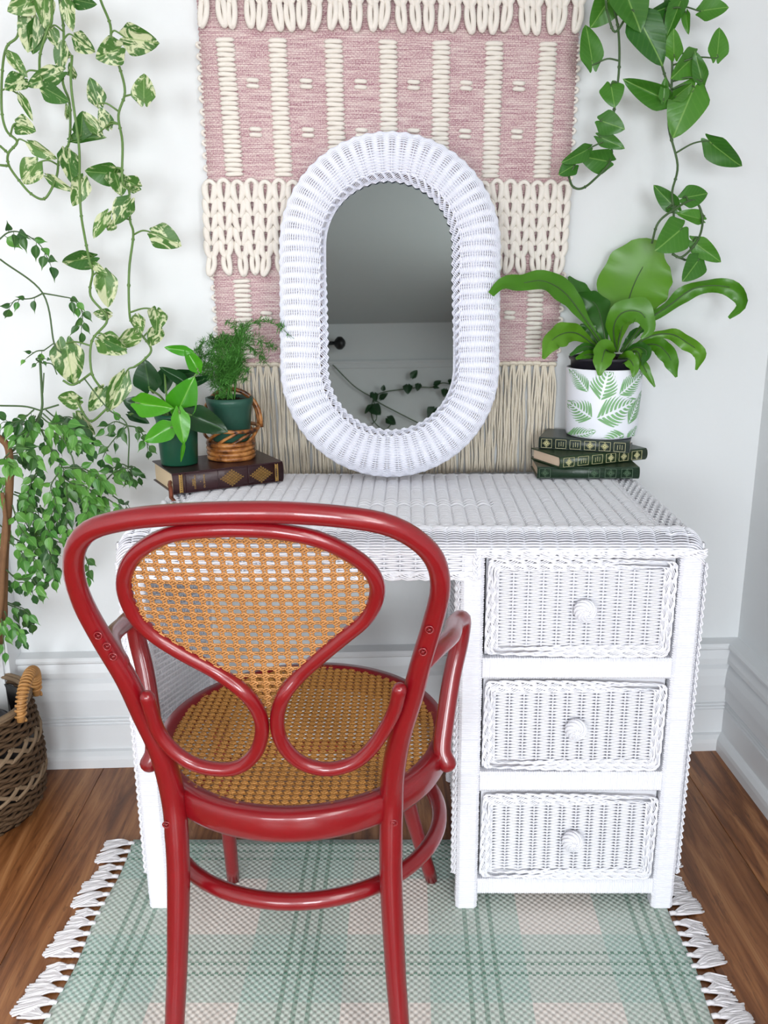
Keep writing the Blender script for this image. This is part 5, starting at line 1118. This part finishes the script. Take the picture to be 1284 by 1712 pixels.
# dense crown
TW = [([(220, 20), (130, 90), (20, 100)], 9), ([(230, 60), (180, 150), (100, 200)], 9), ([(260, 60), (330, 110), (430, 110), (540, 210)], 12), ([(270, 150), (380, 180), (500, 230), (590, 215)], 11), ([(60, 270), (150, 260), (240, 330)], 9), ([(60, 300), (30, 340), (90, 380)], 7), ([(270, 150), (340, 290), (410, 400), (420, 470)], 9), ([(420, 400), (530, 400), (640, 450), (700, 500)], 14), ([(690, 480), (740, 430), (830, 400), (860, 450)], 9), ([(400, 450), (470, 500), (560, 520), (640, 610)], 13), ([(380, 430), (330, 520), (360, 620), (330, 720)], 11), ([(240, 420), (200, 500), (180, 620)], 9), ([(430, 500), (440, 620), (430, 760), (450, 830)], 11), ([(560, 520), (580, 620), (560, 720)], 10), ([(640, 560), (660, 640), (610, 700)], 7), ([(700, 600), (760, 640), (800, 660)], 4), ([(60, 560), (130, 590), (210, 680), (220, 760)], 10), ([(80, 640), (120, 760), (170, 840), (240, 860)], 9), ([(260, 640), (300, 760), (330, 830), (400, 860)], 8), ([(200, 800), (230, 900), (220, 1000), (240, 1080)], 8), ([(300, 840), (320, 930), (330, 1000)], 7), ([(40, 1060), (110, 1120), (200, 1120), (250, 1180)], 8), ([(330, 1030), (350, 1100), (280, 1170)], 5), ([(60, 880), (130, 920), (150, 980)], 5), ([(40, 1280), (110, 1310), (180, 1340), (200, 1400)], 7), ([(30, 1330), (60, 1400), (120, 1460)], 6), ([(10, 1380), (20, 1480), (30, 1580)], 5), ([(-10, 760), (40, 820), (10, 900)], 6), ([(550, 960), (575, 1030), (570, 1090)], 4), ([(-20, 430), (20, 500), (10, 560)], 5)]
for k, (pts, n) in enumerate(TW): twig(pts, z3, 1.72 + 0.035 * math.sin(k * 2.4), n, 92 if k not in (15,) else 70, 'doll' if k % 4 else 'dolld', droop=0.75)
print('single leaflets', NLEAF)
for k, (pts, n) in enumerate(TW[:26]):
    a = np.array(pts, float); sh = np.array([random.uniform(-45, 45), random.uniform(-40, 50)]); twig([tuple(p_ + sh) for p_ in a], z3, 1.775 + 0.02 * math.sin(k * 1.7), max(5, n - 1), 88, droop=0.8, far=True)
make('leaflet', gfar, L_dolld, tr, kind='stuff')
make('twig', gs, M_stemd, tr, kind='stuff')

# ------------------------------------------------------------------ things on the wall behind the camera, seen in the mirror
def reflect_hit(px, py, off=0.02):     # where a view ray that bounces off the mirror meets the rear wall
    d = ray(px, py); d /= np.linalg.norm(d); o = np.array([0, 0, H]); c0 = MC + MN * 0.006; t = (c0 - o).dot(MN) / d.dot(MN); p = o + d * t
    r = d - 2 * d.dot(MN) * MN; wo = CORNER + WOUT * (ROOM_D - off); t2 = (wo - p).dot(WOUT) / r.dot(WOUT); return p + r * t2
Z6 = 230 / 1284.0; z6 = lambda a, b: (540 + a * Z6, 540 + b * Z6)
RH = lambda a, b, off=0.03: reflect_hit(*z6(a, b), off)
rf = RH(165, 188, 0.09); rod = thing('curtain_rod', 'black curtain rod with ball finial above the window behind the room', 'curtain rod', tuple(rf))
g = G(); tube(g, [rf + np.array([-0.01, 0, 0]), rf - WX * 1.6], 0.014, 10); make('rod', g, M_blackmetal, rod)
g = G(); lathe(g, [(0.001, -0.05), (0.02, -0.045), (0.04, -0.02), (0.045, 0.0), (0.04, 0.02), (0.02, 0.045), (0.001, 0.05)], 20, rf); make('finial', g, M_blackmetal, rod)
g = G(); tube(g, [rf - WX * 0.12, rf - WX * 0.12 + WOUT * 0.09], 0.012, 8); make('bracket', g, M_blackmetal, rod)
wv_ = thing('wall_vine', 'dark green vine trained along the wall behind the room, seen in the mirror', 'plant', tuple(RH(490, 690)))
g = G(); SPm = []
for pts in ([(1215, 575), (1120, 560), (1040, 600), (920, 600), (750, 620), (600, 640), (520, 670), (470, 740), (465, 880), (520, 960), (590, 1000), (640, 950)], [(480, 720), (510, 880), (465, 945)], [(100, 390), (300, 590), (460, 690), (560, 760), (930, 950)]):
    P = cr([RH(a, b) for a, b in pts], 6); tube(g, P, 0.0042, 6); SPm.append(P)
make('vine_stem', g, M_stemd, wv_)
for (bx, by, tx, ty, w) in ((840, 510, 878, 452, .7), (570, 630, 575, 588, .8), (470, 650, 455, 690, .5), (490, 660, 500, 720, .7), (545, 710, 600, 662, .55), (470, 780, 530, 840, .9), (460, 770, 410, 830, .4), (610, 890, 670, 935, .8), (800, 580, 800, 645, .9), (905, 570, 890, 620, .8), (1050, 580, 1100, 545, .6), (1040, 600, 1085, 605, .5), (1150, 620, 1140, 675, .8), (1050, 800, 1005, 870, .9), (1060, 800, 1095, 830, .6), (1190, 530, 1200, 570, .6)):
    b, t = RH(bx, by, 0.05), RH(tx, ty, 0.06); ax = t - b; L = np.linalg.norm(ax); Yv = ax / L; N = -WOUT - Yv * (-WOUT).dot(Yv); N /= np.linalg.norm(N); X2 = np.cross(Yv, N); L *= 1.25; ww = L * w * 1.15
    obj('leaf', LS['dark'][0], wv_, None, Matrix(((X2[0] * ww, Yv[0] * L, N[0] * L, b[0]), (X2[1] * ww, Yv[1] * L, N[1] * L, b[1]), (X2[2] * ww, Yv[2] * L, N[2] * L, b[2]), (0, 0, 0, 1))))
print('leaflets', NLEAF, 'objects', len(bpy.data.objects), 'desk back', DY1)
